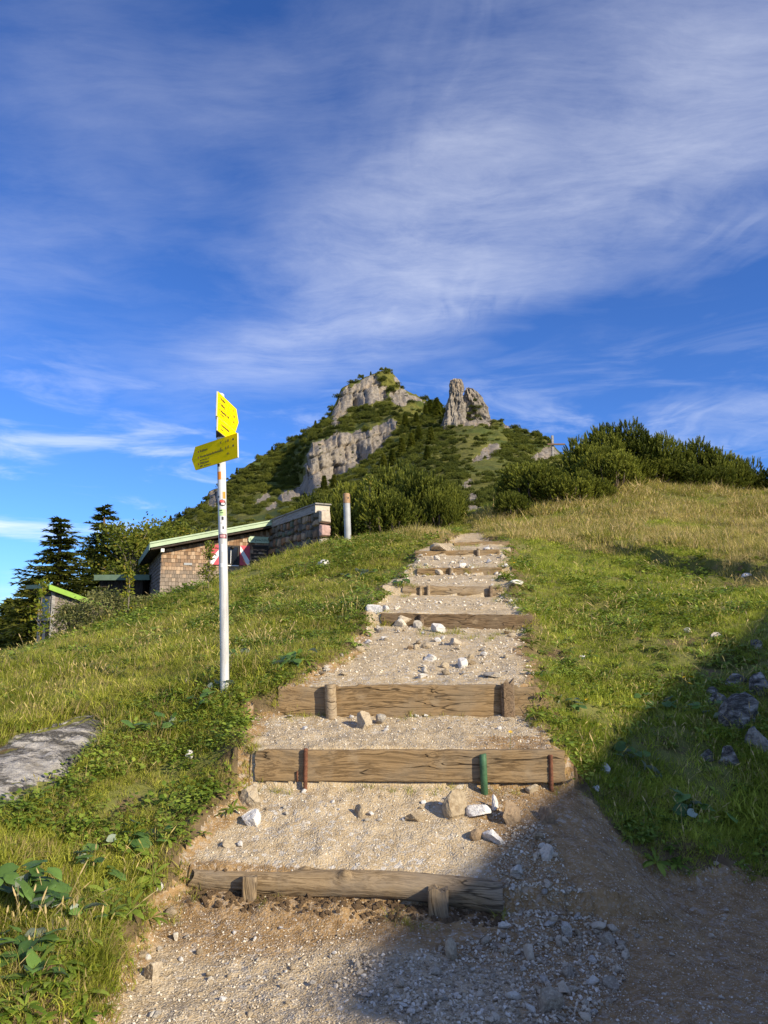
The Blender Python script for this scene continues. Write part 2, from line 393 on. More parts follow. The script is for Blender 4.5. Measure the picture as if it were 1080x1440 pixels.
pts += [(0,0,0),(-3,0.5,-0.1),(3,0.3,0.0),(7,1.5,0.05),(5,3.2,0.0),(-6,2,-0.7),(0,-6,-0.15),(8,-5,0.1),(-8,-5,-1.8),(-7,7.5,0.3),(-12,11,-0.6),(-10,4,-1.2),
        (-18,20,-0.6),(-8.6,27.5,2.3),(-10,35,2.0),(-4.5,29.0,3.3),(-13,24.5,-0.5),(-16,30,-0.8),(-12.5,33,1.2),(-10.5,24,0.5),(-1,27,4.3),(-25,33,-2.5),(-32,15,-8),(6.5,8.5,2.1),(9,11,3.1),(13,18,4.9),(18,28,7.3),(26,31,7.6),
        (9,5.5,1.2),(16,7,2.0),(30,5,1.0),(0,-30,-1),(30,-25,-1),(-30,-25,-9),(8,37,6.9),(16,42,6.2),(2,34,6.0),(-22,44,-1.5),(-40,45,-12),(34,45,5),(40,20,5)]
pts = np.array(pts)
def rbf_fit(X, z, lam=0.02):
    n = len(X); r = np.sqrt(((X[:, None] - X[None])**2).sum(-1)); A = np.zeros((n+3, n+3))
    A[:n, :n] = r**1.5 + 0 ; A[:n, :n] = np.where(r > 0, r*r*np.log(r + 1e-12)*0.12 - r, 0.0)
    A[:n, :n] += np.eye(n)*(-lam)
    Q = np.c_[np.ones(n), X]; A[:n, n:] = Q; A[n:, :n] = Q.T
    return np.linalg.solve(A, np.r_[z, 0, 0, 0])
TW = rbf_fit(pts[:, :2], pts[:, 2])
def rbf_eval(x, y):
    x = np.asarray(x, float); y = np.asarray(y, float); sh = x.shape
    x = x.ravel(); y = y.ravel(); out = np.empty(len(x)); n = len(pts)
    for s in range(0, len(x), 20000):
        xx = x[s:s+20000]; yy = y[s:s+20000]
        r = np.hypot(xx[:, None] - pts[None, :, 0], yy[:, None] - pts[None, :, 1])
        K = np.where(r > 0, r*r*np.log(r + 1e-12)*0.12 - r, 0.0)
        out[s:s+20000] = K @ TW[:n] + TW[n] + TW[n+1]*xx + TW[n+2]*yy
    return out.reshape(sh)

# steps: (left px, left row, right px, right row, distance left, distance right, face height m)
STEP_PX = [
 dict(l=(272,1216,4.50), r=(706,1246,4.27), h=0.14, kind='log'),
 dict(l=(366,1052,5.47), r=(786,1054,5.47), h=0.275, kind='plank'),
 dict(l=(397,964,6.50), r=(752,962,6.50), h=0.26, kind='plank'),
 dict(l=(547,862,9.5), r=(737,865,9.5), h=0.17, kind='plank'),
 dict(l=(575,823,11.5), r=(697,825,11.5), h=0.145, kind='round'),
 dict(l=(589,799,13.3), r=(703,798,13.3), h=0.12, kind='beam'),
 dict(l=(586,775,15.4), r=(700,773,15.4), h=0.10, kind='beam'),
 dict(l=(640,763,17.0), r=(714,761,17.0), h=0.085, kind='beam')]
for s in STEP_PX:
    s['L'] = P(*s['l']); s['R'] = P(*s['r'])
def step_line(s, x):
    t = np.clip((x - s['L'].x)/(s['R'].x - s['L'].x), -0.3, 1.3)
    return s['L'].y + t*(s['R'].y - s['L'].y), s['L'].z + t*(s['R'].z - s['L'].z)
EDGE = [(1440,3.0,105,1500),(1330,3.7,160,1500),(1250,4.4,232,1500),(1190,4.85,292,1150),(1165,5.05,318,905),(1110,5.45,342,802),
        (1055,5.5,360,789),(1000,6.4,352,764),(962,6.5,415,754),(920,7.6,480,745),(885,9.4,522,738),(862,9.5,520,738),
        (838,11.4,530,716),(800,13.4,573,713),(775,15.5,585,713),(760,17.5,618,714),(745,20,634,684),(740,22,658,676),(737,24,670,664),(728,30,676,660)]
ey = []; el = []; er = []
for py, d, a, b in EDGE:
    q = P(a, py, d); ey.append(q.y); el.append(q.x); er.append(P(b, py, d).x)
ey = np.array(ey); el = np.array(el); er = np.array(er)
def path_dist(x, y):
    """metres inside the trodden ground, negative on the turf"""
    nz = 0.24*fbm(x*2.2, y*2.2, 4, 5) + 0.10*fbm(x*7, y*7, 3, 8)
    l = np.interp(y, ey, el); r = np.interp(y, ey, er)
    d = np.minimum(x - l, r - x)
    sc = np.clip(y/9, 0.6, 1.4)
    d = np.where(y < ey[0], np.minimum(x + 1.35 + (ey[0] - y)*0.1, 9 - np.abs(x)), d)
    # the flat trail running off to the right below the bank
    trail = np.minimum(np.minimum(x - 0.3, 5.38 + 0.03*(x-3) - 0.10*np.maximum(1.9 - x, 0) - y), 22 - x)
    return np.maximum(d, trail) + nz*np.minimum(sc, 1.0)
def profile(x, y):
    z = np.full(x.shape, np.nan)
    base = rbf_eval(x, y)
    yl = []; zt = []; zb = []
    for s in STEP_PX:
        a, b = step_line(s, x); yl.append(a); zt.append(b - 0.012); zb.append(b - s['h'])
    out = base.copy()
    k0 = sstep(yl[0] - 0.26, yl[0] - 0.02, y + 0.07*fbm(x*3.5, y*3.5, 3, 49))
    out = np.where(y < yl[0], (base - 0.02)*(1-k0) + (zb[0] + 0.0)*k0 + 0.03*k0*(1-k0)*4*fbm(x*9, y*9, 3, 48), out)
    for i in range(len(STEP_PX)):
        hi = yl[i+1] if i+1 < len(STEP_PX) else yl[i] + 5
        zn = zb[i+1] if i+1 < len(STEP_PX) else None
        t = np.clip((y - yl[i])/(hi - yl[i]), 0, 1)
        if zn is None: zz_ = zt[i]*(1 - sstep(0, 1, t)) + base*sstep(0, 1, t)
        else: zz_ = zt[i] + (zn - zt[i])*t
        out = np.where((y >= yl[i]) & (y < hi), zz_, out)
    return np.where(y >= yl[-1] + 5, base, out)
LEDGE = (tuple(P(850, 742, 18.3)[:2]), tuple(P(1080, 788, 13.2)[:2]))
def H(x, y, pd=None):
    x = np.asarray(x, float); y = np.asarray(y, float)
    base = rbf_eval(x, y)
    if pd is None: pd = path_dist(x, y)
    far = np.hypot(x, y)
    m = sstep(-0.22, 0.10, pd)*(1 - sstep(20, 24, y))
    m = m*sstep(2.2, 2.9, y)*(1 - sstep(1.25, 1.85, x)*(1 - sstep(6.0, 7.2, y)))
    z = base
    near = (m > 0)
    if near.any():
        pr = profile(x, y); z = base*(1 - m) + pr*m
    turf = 1 - sstep(-0.12, 0.12, pd)
    z = z + turf*(0.05 + 0.085*fbm(x*0.75, y*0.75, 3, 21) + 0.055*fbm(x*2.6, y*2.6, 3, 23))*np.clip(1.2 - far/60, 0.3, 1)
    # turf lip on the left standing a little above the trodden ground
    z = z + 0.07*turf*sstep(-0.7, -0.1, pd)*(y < 12)
    z = z + (1 - turf)*(0.030*fbm(x*2.1, y*2.1, 3, 31) + 0.016*fbm(x*8, y*8, 3, 33) + 0.007*fbm(x*25, y*25, 2, 37))
    la, lb = LEDGE; lt = ((x - la[0])*(lb[0]-la[0]) + (y - la[1])*(lb[1]-la[1]))/((lb[0]-la[0])**2 + (lb[1]-la[1])**2)
    ls = ((y - la[1])*(lb[0]-la[0]) - (x - la[0])*(lb[1]-la[1]))/math.hypot(lb[0]-la[0], lb[1]-la[1])
    z = z - 0.26*sstep(0.10, -0.05, ls + 0.25*fbm(x*1.1, y*1.1, 3, 43))*sstep(-3.5, -0.3, ls)*sstep(-0.15, 0.2, lt)*sstep(1.8, 1.3, lt)
    out = np.clip((far - 48)/60, 0, 1)
    lowz = -6 - 0.16*np.maximum(far - 48, 0)**0.93 - 0.0*x
    z = z*(1 - out) + np.maximum(lowz, -260)*out
    return z
HG = None
def Hf(x, y):
    """height read back from the finished ground sheet (in front of the camera), else computed"""
    x = np.asarray(x, float); y = np.asarray(y, float)
    if HG is None: return H(x, y)
    R0 = np.hypot(x, y); A0 = np.degrees(np.arctan2(x, y))
    fi = np.clip(np.interp(R0, r, np.arange(len(r))), 0, len(r)-1.001); ai = np.clip((A0 + 43)/86*419, 0, 418.999)
    i0 = fi.astype(int); j0 = ai.astype(int); a = fi - i0; b = ai - j0
    out = (HG[i0, j0]*(1-b) + HG[i0, j0+1]*b)*(1-a) + (HG[i0+1, j0]*(1-b) + HG[i0+1, j0+1]*b)*a
    bad = np.abs(A0) > 42.9
    if bad.any(): out[bad] = H(x[bad], y[bad])
    return out
def Hs(x, y): return float(Hf(np.array([x]), np.array([y]))[0])
def hit(px, py, dmax=45.0):
    """where the view rays through pixels meet the terrain"""
    px = np.atleast_1d(np.asarray(px, float)); py = np.atleast_1d(np.asarray(py, float))
    u = (px - 540)/F; v = (py - 720)/F
    dx, dy, dz = u, CP + v*SP, SP - v*CP
    ds = 2.0*(dmax/2.0)**np.linspace(0, 1, 260)
    X = dx[:, None]*ds; Y = dy[:, None]*ds; Z = EYE + dz[:, None]*ds
    G = Z - Hf(X, Y)
    neg = G < 0
    k = np.where(neg.any(1), neg.argmax(1), len(ds)-1); k = np.maximum(k, 1)
    i = np.arange(len(px)); g0 = G[i, k-1]; g1 = G[i, k]
    t = np.clip(g0/(g0 - g1 + 1e-9), 0, 1)
    d = ds[k-1]*(1-t) + ds[k]*t
    ok = neg.any(1)
    x = dx*d; y = dy*d
    return np.c_[x, y, Hf(x, y), d, ok]

# ground sheet: rings round the camera, fine in front, coarse elsewhere
r = np.concatenate([[0.4, 1.0, 1.6], 2.1*(26/2.1)**np.linspace(0, 1, 640), 26*(75/26)**np.linspace(0, 1, 130)[1:], 75*(6000/75)**np.linspace(0, 1, 50)[1:]])
front = np.linspace(-43, 43, 420)
rest = np.linspace(43, 317, 110)[1:-1]
ang = np.radians(np.concatenate([front, rest]))
A_, R_ = np.meshgrid(ang, r)                      # rows = rings
GX = R_*np.sin(A_); GY = R_*np.cos(A_)
PD = path_dist(GX, GY)
GZ = H(GX, GY, PD)
HG = GZ.copy()
nr, na = GX.shape
idx = np.arange(nr*na).reshape(nr, na)
nx = np.roll(idx, -1, axis=1)
quads = np.stack([idx[:-1], nx[:-1], nx[1:], idx[1:]], -1).reshape(-1, 4)[:, ::-1]
V = np.c_[GX.ravel(), GY.ravel(), GZ.ravel()]
pdv = PD.ravel()
fm = pdv[quads].mean(1); fr = np.hypot(V[quads, 0].mean(1), V[quads, 1].mean(1))
onpath = (fm > 0.0) & (fr < 34)

m_, t_ = mat('turf_soil'); 
geo = t_.add('ShaderNodeNewGeometry').outputs['Position']
n1 = t_.noise(geo, 0.5, 5, 0.6); n2 = t_.noise(geo, 6, 6, 0.65)
c1 = t_.ramp(n2, [(0.3, (0.075, 0.080, 0.022)), (0.55, (0.155, 0.150, 0.045)), (0.75, (0.24, 0.19, 0.085))])
c1 = t_.mix(t_.maprange(n1, 0.4, 0.65), c1, (0.17, 0.175, 0.05))
br_ = t_.ramp(n2, [(0.3, (0.085, 0.055, 0.030)), (0.7, (0.21, 0.145, 0.085))])
c1 = t_.mix(t_.math('MAXIMUM', attr(t_, 'edge'), t_.maprange(t_.noise(geo, 2.3, 5, 0.65), 0.56, 0.66)), c1, br_)
finish(t_, c1, 0.95, n2, 0.8, 0.06, 0.1); M['turf'] = m_

m_, t_ = mat('trodden_gravel')
geo = t_.add('ShaderNodeNewGeometry').outputs['Position']
dirt = attr(t_, 'dirt')
n1 = t_.noise(geo, 1.3, 5, 0.6); n2 = t_.noise(geo, 9, 7, 0.7); n3 = t_.noise(geo, 60, 3, 0.7)
vo = t_.add('ShaderNodeTexVoronoi', i_Vector=geo, i_Scale=85.0); vo.inputs['Randomness'].default_value = 1
vc = t_.add('ShaderNodeSeparateColor', i_0=vo.outputs['Color'])
vo2 = t_.add('ShaderNodeTexVoronoi', i_Vector=geo, i_Scale=38.0)
vc2 = t_.add('ShaderNodeSeparateColor', i_0=vo2.outputs['Color'])
pale = t_.ramp(n2, [(0.28, (0.31, 0.225, 0.125)), (0.52, (0.46, 0.355, 0.215)), (0.75, (0.56, 0.455, 0.30))])
brown = t_.ramp(n2, [(0.28, (0.17, 0.100, 0.044)), (0.52, (0.30, 0.190, 0.085)), (0.75, (0.42, 0.28, 0.14))])
fd = t_.math('ADD', dirt, t_.math('MULTIPLY', t_.math('SUBTRACT', n1, 0.5), 0.9))
base = t_.mix(t_.maprange(fd, 0.28, 0.72), pale, brown)
grain = t_.mix(t_.math('MULTIPLY', t_.maprange(vc.outputs[0], 0.45, 0.9), t_.math('SUBTRACT', 0.42, t_.math('MULTIPLY', fd, 0.22))), base, t_.ramp(vc.outputs[1], [(0, (0.34, 0.29, 0.22)), (1, (0.70, 0.65, 0.56))]))
grain = t_.mix(t_.math('MULTIPLY', t_.maprange(vc2.outputs[0], 0.70, 0.95), t_.math('MULTIPLY', t_.maprange(n1, 0.40, 0.62), t_.math('SUBTRACT', 0.9, t_.math('MULTIPLY', fd, 0.5)))), grain, t_.ramp(vc2.outputs[1], [(0, (0.30, 0.27, 0.23)), (1, (0.66, 0.63, 0.57))]))
hgt = t_.math('ADD', t_.math('MULTIPLY', vo.outputs[0], -1.2), t_.math('ADD', n3, t_.math('MULTIPLY', vo2.outputs[0], -0.8)))
finish(t_, grain, 0.95, hgt, 0.5, 0.012, 0.10); M['gravel_ground'] = m_

def submesh(name, faces, m, attrs):
    used = np.unique(faces); remap = np.zeros(len(V), np.int64); remap[used] = np.arange(len(used))
    return link(name, mesh_np(name, V[used], remap[faces], m, True, None, {k: a[used] for k, a in attrs.items()}))
# how brown and loamy the trodden ground is: earth below the log and at the foot of the bank, crushed stone on the treads
gx, gy = V[:, 0], V[:, 1]
logy, _ = step_line(STEP_PX[0], gx)
dirt = 0.80*(1 - sstep(0.0, 0.12, gy - logy))*sstep(-0.9, -0.25, gy - logy) + 0.14*(gy < logy - 0.2)
dirt = np.maximum(dirt, 1.0*sstep(0.85, 1.25, gx)*sstep(3.2, 4.0, gy)*(gy < 6.0))
dirt = np.maximum(dirt, 0.95*sstep(0.3, 1.1, gx + 0.25*fbm(gx*1.3, gy*1.3, 3, 47))*(gy < 6.0)); dirt = np.maximum(dirt, 0.35*sstep(17.5, 19.5, gy))  # brown soil at right, coloured browner to offset the blue of the shade
dirt = np.maximum(dirt, 0.85*(1 - sstep(0.02, 0.22, pdv))*(gy < 9))
dirt = np.clip(dirt + 0.25*fbm(gx*1.5, gy*1.5, 3, 41), 0, 1.2)
tag(submesh('ground', quads[~onpath], M['turf'], {'edge': 0.9*sstep(-0.30, -0.08, pdv)}), kind='structure')
tag(submesh('path', quads[onpath], M['gravel_ground'], {'dirt': dirt}), kind='structure')

# ------------------------------------------------------------------ mountain
RIDGE = [(140,800,150),(200,757,150),(250,729,160),(288,706,170),(294,691,172),(308,685,174),(330,668,180),(350,653,185),(400,624,200),(440,601,213),(462,584,222),
  (472,566,226),(480,547,228),(490,540,230),(505,534,232),(518,529,234),(530,524,235),(540,521,236),(550,523,236),(556,529,236),(562,535,236),(563,543,235),(580,553,232),(600,563,225),(612,571,214),(622,575,205),
  (632,585,175),(645,590,160),(670,588,156),(690,589,153),(702,592,151),(715,599,148),(730,606,142),(750,609,136),(765,615,130),(780,628,120),(792,640,112),(830,662,96),(870,685,80),(950,692,72),(1010,702,72)]
RX = np.array([p[0] for p in RIDGE], float); RY = np.array([p[1] for p in RIDGE], float)
MC = [(140,860,140),(200,820,120),(300,800,60),(400,775,46),(480,762,32),(560,757,26),(650,757,24.5),(720,752,25.5),(800,735,32),(870,715,44),(950,712,58),(1010,715,68),
  (300,750,95),(350,735,85),(400,722,78),(480,714,52),(560,704,48),(650,705,42),(700,705,42),(760,695,48),(830,690,60),(620,720,34),(660,730,30),
  (440,698,104),(400,706,112),(520,668,100),(600,640,92),(660,645,82),(700,645,84),(740,640,92),(780,650,96),(560,670,82),
  (390,704,140),(430,697,144),(470,674,147),(510,652,149),(540,628,151),(562,602,157),
  (430,660,146),(432,640,150),(440,623,154),(475,610,157),(520,604,158),(552,589,162),(470,645,151),(510,628,153),
  (480,590,190),(540,582,188),(520,566,210),(570,572,200),(590,604,160),(578,625,142),(500,570,224),(545,545,230),(540,560,222),
  (622,606,150),(655,596,147),(690,600,146),(720,620,130),(750,625,120),(610,612,138),
  (300,722,140),(350,692,162),(382,672,172),(415,652,180),(425,632,186),(250,750,140),(350,720,120),(320,700,160),(400,690,150),(445,606,190)]
MC += [(x, y, d) for x, y, d in RIDGE]
MC = np.array(MC, float)
def lin_fit(X, z):
    n = len(X); rr = np.sqrt(((X[:, None] - X[None])**2).sum(-1)); A = np.zeros((n+3, n+3)); A[:n, :n] = -rr
    Q = np.c_[np.ones(n), X]; A[:n, n:] = Q; A[n:, :n] = Q.T
    return np.linalg.lstsq(A, np.r_[z, 0, 0, 0], rcond=None)[0]
MW = lin_fit(MC[:, :2], np.log(MC[:, 2]))
def mdepth(px, py):
    sh = px.shape; px = px.ravel(); py = py.ravel(); out = np.empty(len(px)); n = len(MC)
    for s in range(0, len(px), 20000):
        a, b = px[s:s+20000], py[s:s+20000]
        rr = np.hypot(a[:, None] - MC[None, :, 0], b[:, None] - MC[None, :, 1])
        out[s:s+20000] = -rr @ MW[:n] + MW[n] + MW[n+1]*a + MW[n+2]*b
    return np.exp(out).reshape(sh)
BX = np.array([140,300,400,480,560,650,720,800,870,950,1010], float); BY = np.array([862,802,777,764,759,759,754,737,717,714,717], float)
ncol, nrow, nback = 560, 170, 7
cpx = np.linspace(140, 1010, ncol)
top = np.interp(cpx, RX, RY) + 1.6*fbm(cpx/5.0, cpx*0, 4, 51)*(np.interp(cpx, [140, 260, 700, 800], [0.4, 1, 1, 0.3]))
bot = np.interp(cpx, BX, BY)
tt = np.linspace(0, 1, nrow)[:, None]
MPX = np.repeat(cpx[None], nrow, 0); MPY = top[None]*(1 - tt) + bot[None]*tt
MD = mdepth(MPX, MPY)
u_ = (MPX - 540)/F; v_ = (MPY - 720)/F
WX = u_*MD; WY = MD*(CP + v_*SP); WZ = EYE + MD*(SP - v_*CP)
ROCK = [ [(440,622),(478,606),(520,604),(548,586),(560,592),(556,606),(538,628),(512,650),(490,660),(470,676),(432,700),(385,708),(392,694),(420,684),(428,664),(430,640)],   # big cliff band
  [(292,690),(309,683),(312,704),(300,716),(291,708)],                                   # small crag on the left ridge
  [(508,532),(528,527),(537,536),(548,552),(545,562),(528,566),(517,574),(508,570),(498,574),(484,574),(496,560),(500,545)],   # summit block
  [(554,528),(564,535),(564,546),(558,540)], [(545,552),(566,545),(600,565),(604,574),(580,566),(562,572),(548,566)],
  [(624,602),(640,585),(692,586),(694,600),(676,596),(660,600),(640,598)],
  [(662,648),(676,632),(694,620),(704,632),(690,644),(664,652)], [(705,656),(722,650),(716,664),(708,662)], [(652,700),(664,690),(674,694),(668,706),(688,726),(688,752),(648,754),(656,716)], [(650,684),(662,672),(668,676),(660,690)],
  [(745,643),(768,628),(782,622),(788,640),(770,646),(752,650)], [(706,594),(722,600),(716,606),(706,600)],
  [(372,716),(384,706),(392,700),(390,712),(380,724)], [(352,712),(372,694),(384,690),(376,704),(360,716)], [(584,690),(596,686),(600,700),(588,702)],
  [(462,598),(470,575),(479,550),(492,541),(506,536),(502,556),(497,572),(486,584),(476,600)] ]
RM = np.full(MPX.shape, -99.0)
for poly in ROCK: RM = np.maximum(RM, in_poly(MPX, MPY, poly))
RM = RM + 5.0*fbm(MPX/8, MPY/8, 3, 61) + 2.5*fbm(MPX/3, MPY/3, 2, 63) - 1.2
rockm = sstep(-1.0, 1.2, RM)
# relief in metres: bushy swells on the slopes, blocks and joints on the rock
bump = 0.012*MD*fbm(WX/3.0 + WZ*0.2, WZ/3.0 + WY*0.1, 4, 71)
def joints(px, py, w_, h_, seed, slant=0.34):
    """rock split along near-vertical joints and slanting beds: a step per block, a groove along each joint"""
    gy_ = (py + px*slant + 5*fbm(px/30, py/30, 2, seed))/h_; iy = np.floor(gy_); fy = gy_ - iy
    gx_ = (px + 3*fbm(px/24, py/24, 2, seed+1) - py*0.10)/w_ + hsh(iy, iy*0, seed)*3.7; ix = np.floor(gx_); fx = gx_ - ix
    wx = 0.5*w_*(1 - np.abs(2*fx - 1)); wy = 0.5*h_*(1 - np.abs(2*fy - 1))
    groove = np.maximum(np.exp(-(wx/1.3)**2), 0.8*np.exp(-(wy/1.2)**2))
    tilt_ = (hsh(ix, iy, seed+5) - 0.5)*(fx - 0.5) + (hsh(ix, iy, seed+6) - 0.3)*(fy - 0.5)
    return hsh(ix, iy, seed) - 0.5, groove, tilt_
b1, g1_, t1_ = joints(MPX, MPY, 19.0, 24.0, 3); b2, g2_, t2_ = joints(MPX, MPY, 7.5, 10.0, 13)
strat = 2.3*b1 + 1.0*t1_ + 0.8*b2 + 0.5*t2_ - 1.5*g1_ - 0.45*g2_ + 0.9*fbm(WX/0.9, WZ/1.4, 4, 75)
disp = bump*(1 - rockm) + rockm*strat*np.clip(MD/150, 0.1, 1.2)*0.85
edge = np.clip(tt/0.05, 0, 1)*np.clip((1 - tt)/0.05, 0, 1)
disp = disp*(0.25 + 0.75*edge)
WY2 = WY - disp*0.9; WX2 = WX + disp*0.25; WZ2 = WZ + disp*0.15*(1-rockm)
# the far side falls away behind the ridge
bx = [WX2]; by = [WY2]; bz = [WZ2]
backs = []
for k in range(1, nback+1):
    backs.append((WX2[0] + 0.6*k*fbm(cpx/14, cpx*0 + k, 2, 91), WY2[0] + 9.0*k, WZ2[0] - 7.0*k - 2*k*k*0.4 + 1.5*fbm(cpx/10, cpx*0 + k, 2, 93)))
AX = np.vstack([np.array([b[0] for b in backs[::-1]]), WX2]); AY = np.vstack([np.array([b[1] for b in backs[::-1]]), WY2]); AZ = np.vstack([np.array([b[2] for b in backs[::-1]]), WZ2])
AR = np.vstack([np.zeros((nback, ncol)), rockm])
n0, n1_ = AX.shape
idx = np.arange(n0*n1_).reshape(n0, n1_)
q4 = np.stack([idx[:-1, :-1], idx[1:, :-1], idx[1:, 1:], idx[:-1, 1:]], -1).reshape(-1, 4)
MV = np.c_[AX.ravel(), AY.ravel(), AZ.ravel()]; mr = AR.ravel()

m_, t_ = mat('mountain_slope')
geo = t_.add('ShaderNodeNewGeometry').outputs['Position']
n1 = t_.noise(geo, 0.09, 5, 0.6); n2 = t_.noise(geo, 0.9, 6, 0.65)
c1 = t_.ramp(n2, [(0.3, (0.055, 0.060, 0.015)), (0.6, (0.155, 0.148, 0.033)), (0.8, (0.25, 0.20, 0.07))])
finish(t_, t_.mix(t_.maprange(n1, 0.45, 0.65), c1, (0.07, 0.09, 0.022)), 0.95, n2, 0.8, 0.5, 0.1); M['slope'] = m_
m_, t_ = mat('cliff_rock')
geo = t_.add('ShaderNodeNewGeometry').outputs['Position']
n1 = t_.noise(geo, 0.16, 6, 0.6); n2 = t_.noise(t_.vmath('MULTIPLY', geo, (1.3, 1.3, 0.35)), 0.9, 8, 0.7, 0.5); n3 = t_.noise(geo, 2.8, 6, 0.7)
c1 = t_.ramp(n2, [(0.27, (0.06, 0.052, 0.043)), (0.43, (0.20, 0.172, 0.14)), (0.60, (0.35, 0.305, 0.245)), (0.8, (0.16, 0.138, 0.115))])
c1 = t_.mix(t_.math('MULTIPLY', t_.maprange(n1, 0.5, 0.7), 0.5), c1, (0.40, 0.30, 0.20))
finish(t_, c1, 0.92, t_.math('ADD', n3, n2), 0.9, 0.35, 0.12); M['cliff'] = m_

mfm = mr[q4].mean(1)
def msub(name, faces, m, smooth):
    used = np.unique(faces); remap = np.zeros(len(MV), np.int64); remap[used] = np.arange(len(used))
    return link(name, mesh_np(name, MV[used], remap[faces], m, smooth))
tag(msub('mountain', q4[mfm < 0.5], M['slope'], True), kind='structure')
tag(msub('cliff', q4[mfm >= 0.5], M['cliff'], False), kind='structure')

# rock tower beside the summit: stacked, jointed limestone
def rock_blob(name, secs, center, m, nseg=64, nlev=70, amp=0.5, seed=1):
    """secs: (height, left, right, half depth) cross-sections of a crag, bottom to top"""
    hs = np.array([s[0] for s in secs]); L = np.array([s[1] for s in secs]); R = np.array([s[2] for s in secs]); D = np.array([s[3] for s in secs])
    lv = np.linspace(hs[0], hs[-1], nlev); an = np.linspace(0, 2*PI, nseg, endpoint=False)
    Vv = []
    for z in lv:
        l, r_, d = np.interp(z, hs, L), np.interp(z, hs, R), np.interp(z, hs, D)
        c = (l + r_)/2; a = (r_ - l)/2
        x = c + a*np.sign(np.cos(an))*np.abs(np.cos(an))**0.8; y = d*np.sin(an)
        az_ = an*3.2 + 0.12*z
        ck_ = 1 - np.minimum(np.abs(fbm(az_ + seed*5, z/7.0 + 0*an, 3, seed)), 0.10)/0.10
        nz = fbm(az_ + seed*3, z/4.5 + 0*an, 3, seed+1)*1.5 + 0.9*(hsh(np.floor(an*2.6 + z*0.15 + seed), np.floor(z/2.3 + an*0.8), seed) - 0.5) + 0.6*fbm(an*9, z/0.9, 3, seed+4) - 0.9*ck_
        k = nz*amp
        Vv.append(np.c_[x + np.cos(an)*k, y + np.sin(an)*k, np.full(nseg, z) + 0.35*amp*fbm(x, y + z, 2, seed+9)])
    Vv = np.vstack(Vv); fs = []
    i2 = np.arange(nlev*nseg).reshape(nlev, nseg); j2 = np.roll(i2, -1, axis=1)
    fs = np.stack([i2[:-1], j2[:-1], j2[1:], i2[1:]], -1).reshape(-1, 4).tolist()
    fs.append(i2[-1].tolist())
    o = link(name, mesh_np(name, Vv, fs, m, False)); o.location = center
    return o
c0 = P(658, 600, 152)
S_ = 152/F
def sx(px): return (px - 658)*S_
def sz(py): return (600 - py)*S_*1.0
o = rock_blob('rock_pinnacle', [(sz(620), sx(612), sx(664), 4.0), (sz(600), sx(621), sx(657), 3.4), (sz(588), sx(627), sx(654), 2.6), (sz(570), sx(631), sx(651.5), 2.0), (sz(555), sx(633.5), sx(650.5), 1.7),
     (sz(545), sx(634), sx(650), 1.5), (sz(537), sx(635), sx(649), 1.3), (sz(533), sx(636), sx(646.5), 1.0), (sz(531.5), sx(638), sx(645), 0.5)], c0, M['cliff'], amp=0.50, seed=3)
tag(o, 'tall jagged grey limestone pinnacle, the taller left tower right of the mountain summit', 'rock tower')
o = rock_blob('rock_pinnacle', [(sz(616), sx(658), sx(697), 3.6), (sz(595), sx(655), sx(693), 3.6), (sz(580), sx(653), sx(690), 3.2), (sz(565), sx(652), sx(685), 2.8), (sz(553), sx(652), sx(679), 2.4),
     (sz(546), sx(653), sx(674.5), 2.0), (sz(540), sx(654), sx(669), 1.5), (sz(536), sx(656), sx(664), 0.8)], c0 + Vector((0.4, 4.0, 0)), M['cliff'], amp=0.60, seed=8)
tag(o, 'broader grey limestone tower with green ledges leaning on the right of the tall pinnacle', 'rock tower')

# ------------------------------------------------------------------ timber steps
def round_rect(w, h, r, k=3):
    out = []
    for cx_, cz_, a0 in ((w/2-r, h/2-r, 0), (-w/2+r, h/2-r, 90), (-w/2+r, -h/2+r, 180), (w/2-r, -h/2+r, 270)):
        for i in range(k+1):
            a = math.radians(a0 + 90*i/k); out.append((cx_ + r*math.cos(a), cz_ + r*math.sin(a)))
    return out
def densify(pr, step):
    out = []
    for i in range(len(pr)):
        a = pr[i]; b = pr[(i+1) % len(pr)]; n = max(1, int(math.hypot(b[0]-a[0], b[1]-a[1])/step))
        out += [(a[0] + (b[0]-a[0])*k/n, a[1] + (b[1]-a[1])*k/n) for k in range(n)]
    return out
def loft(length, prof, nsec, amp, seed, mats, name, shape=None, grain=1.0):
    """a timber along local x, its ends capped; prof is (y, z)"""
    pr = np.array(prof); k = len(pr); xs = np.linspace(-length/2, length/2, nsec); rows = []
    for x in xs:
        y = pr[:, 0].copy(); z = pr[:, 1].copy()
        rad = np.hypot(y, z) + 1e-6; th = np.arctan2(z, y)
        n = amp*(fbm(x*1.3*grain + 0*th, th*2.2 + seed, 3, seed) + 0.5*fbm(x*0.9 + 0*th, th*9 + seed*2, 2, seed+3) + 0.5*fbm(x*9 + 0*th, th*3 + seed*2, 2, seed+5))
        y = y*(1 + n/rad); z = z*(1 + n/rad)
        xx = x + 0*y
        if shape: xx, y, z = shape(x, xx, y, z)
        rows.append(np.c_[xx, y, z])
    Vv = np.vstack(rows); i2 = np.arange(nsec*k).reshape(nsec, k); j2 = np.roll(i2, -1, axis=1)
    fs = np.stack([i2[:-1], i2[1:], j2[1:], j2[:-1]], -1).reshape(-1, 4).tolist()
    b = len(Vv); e0 = rows[0].mean(0); e1 = rows[-1].mean(0)
    e0[0] += 0.004; e1[0] -= 0.004
    Vv = np.vstack([Vv, e0, e1])
    for i in range(k):
        fs.append([b, i2[0, i], i2[0, (i+1) % k]]); fs.append([b+1, i2[-1, (i+1) % k], i2[-1, i]])
    return mesh_np(name, Vv, fs, mats, True)
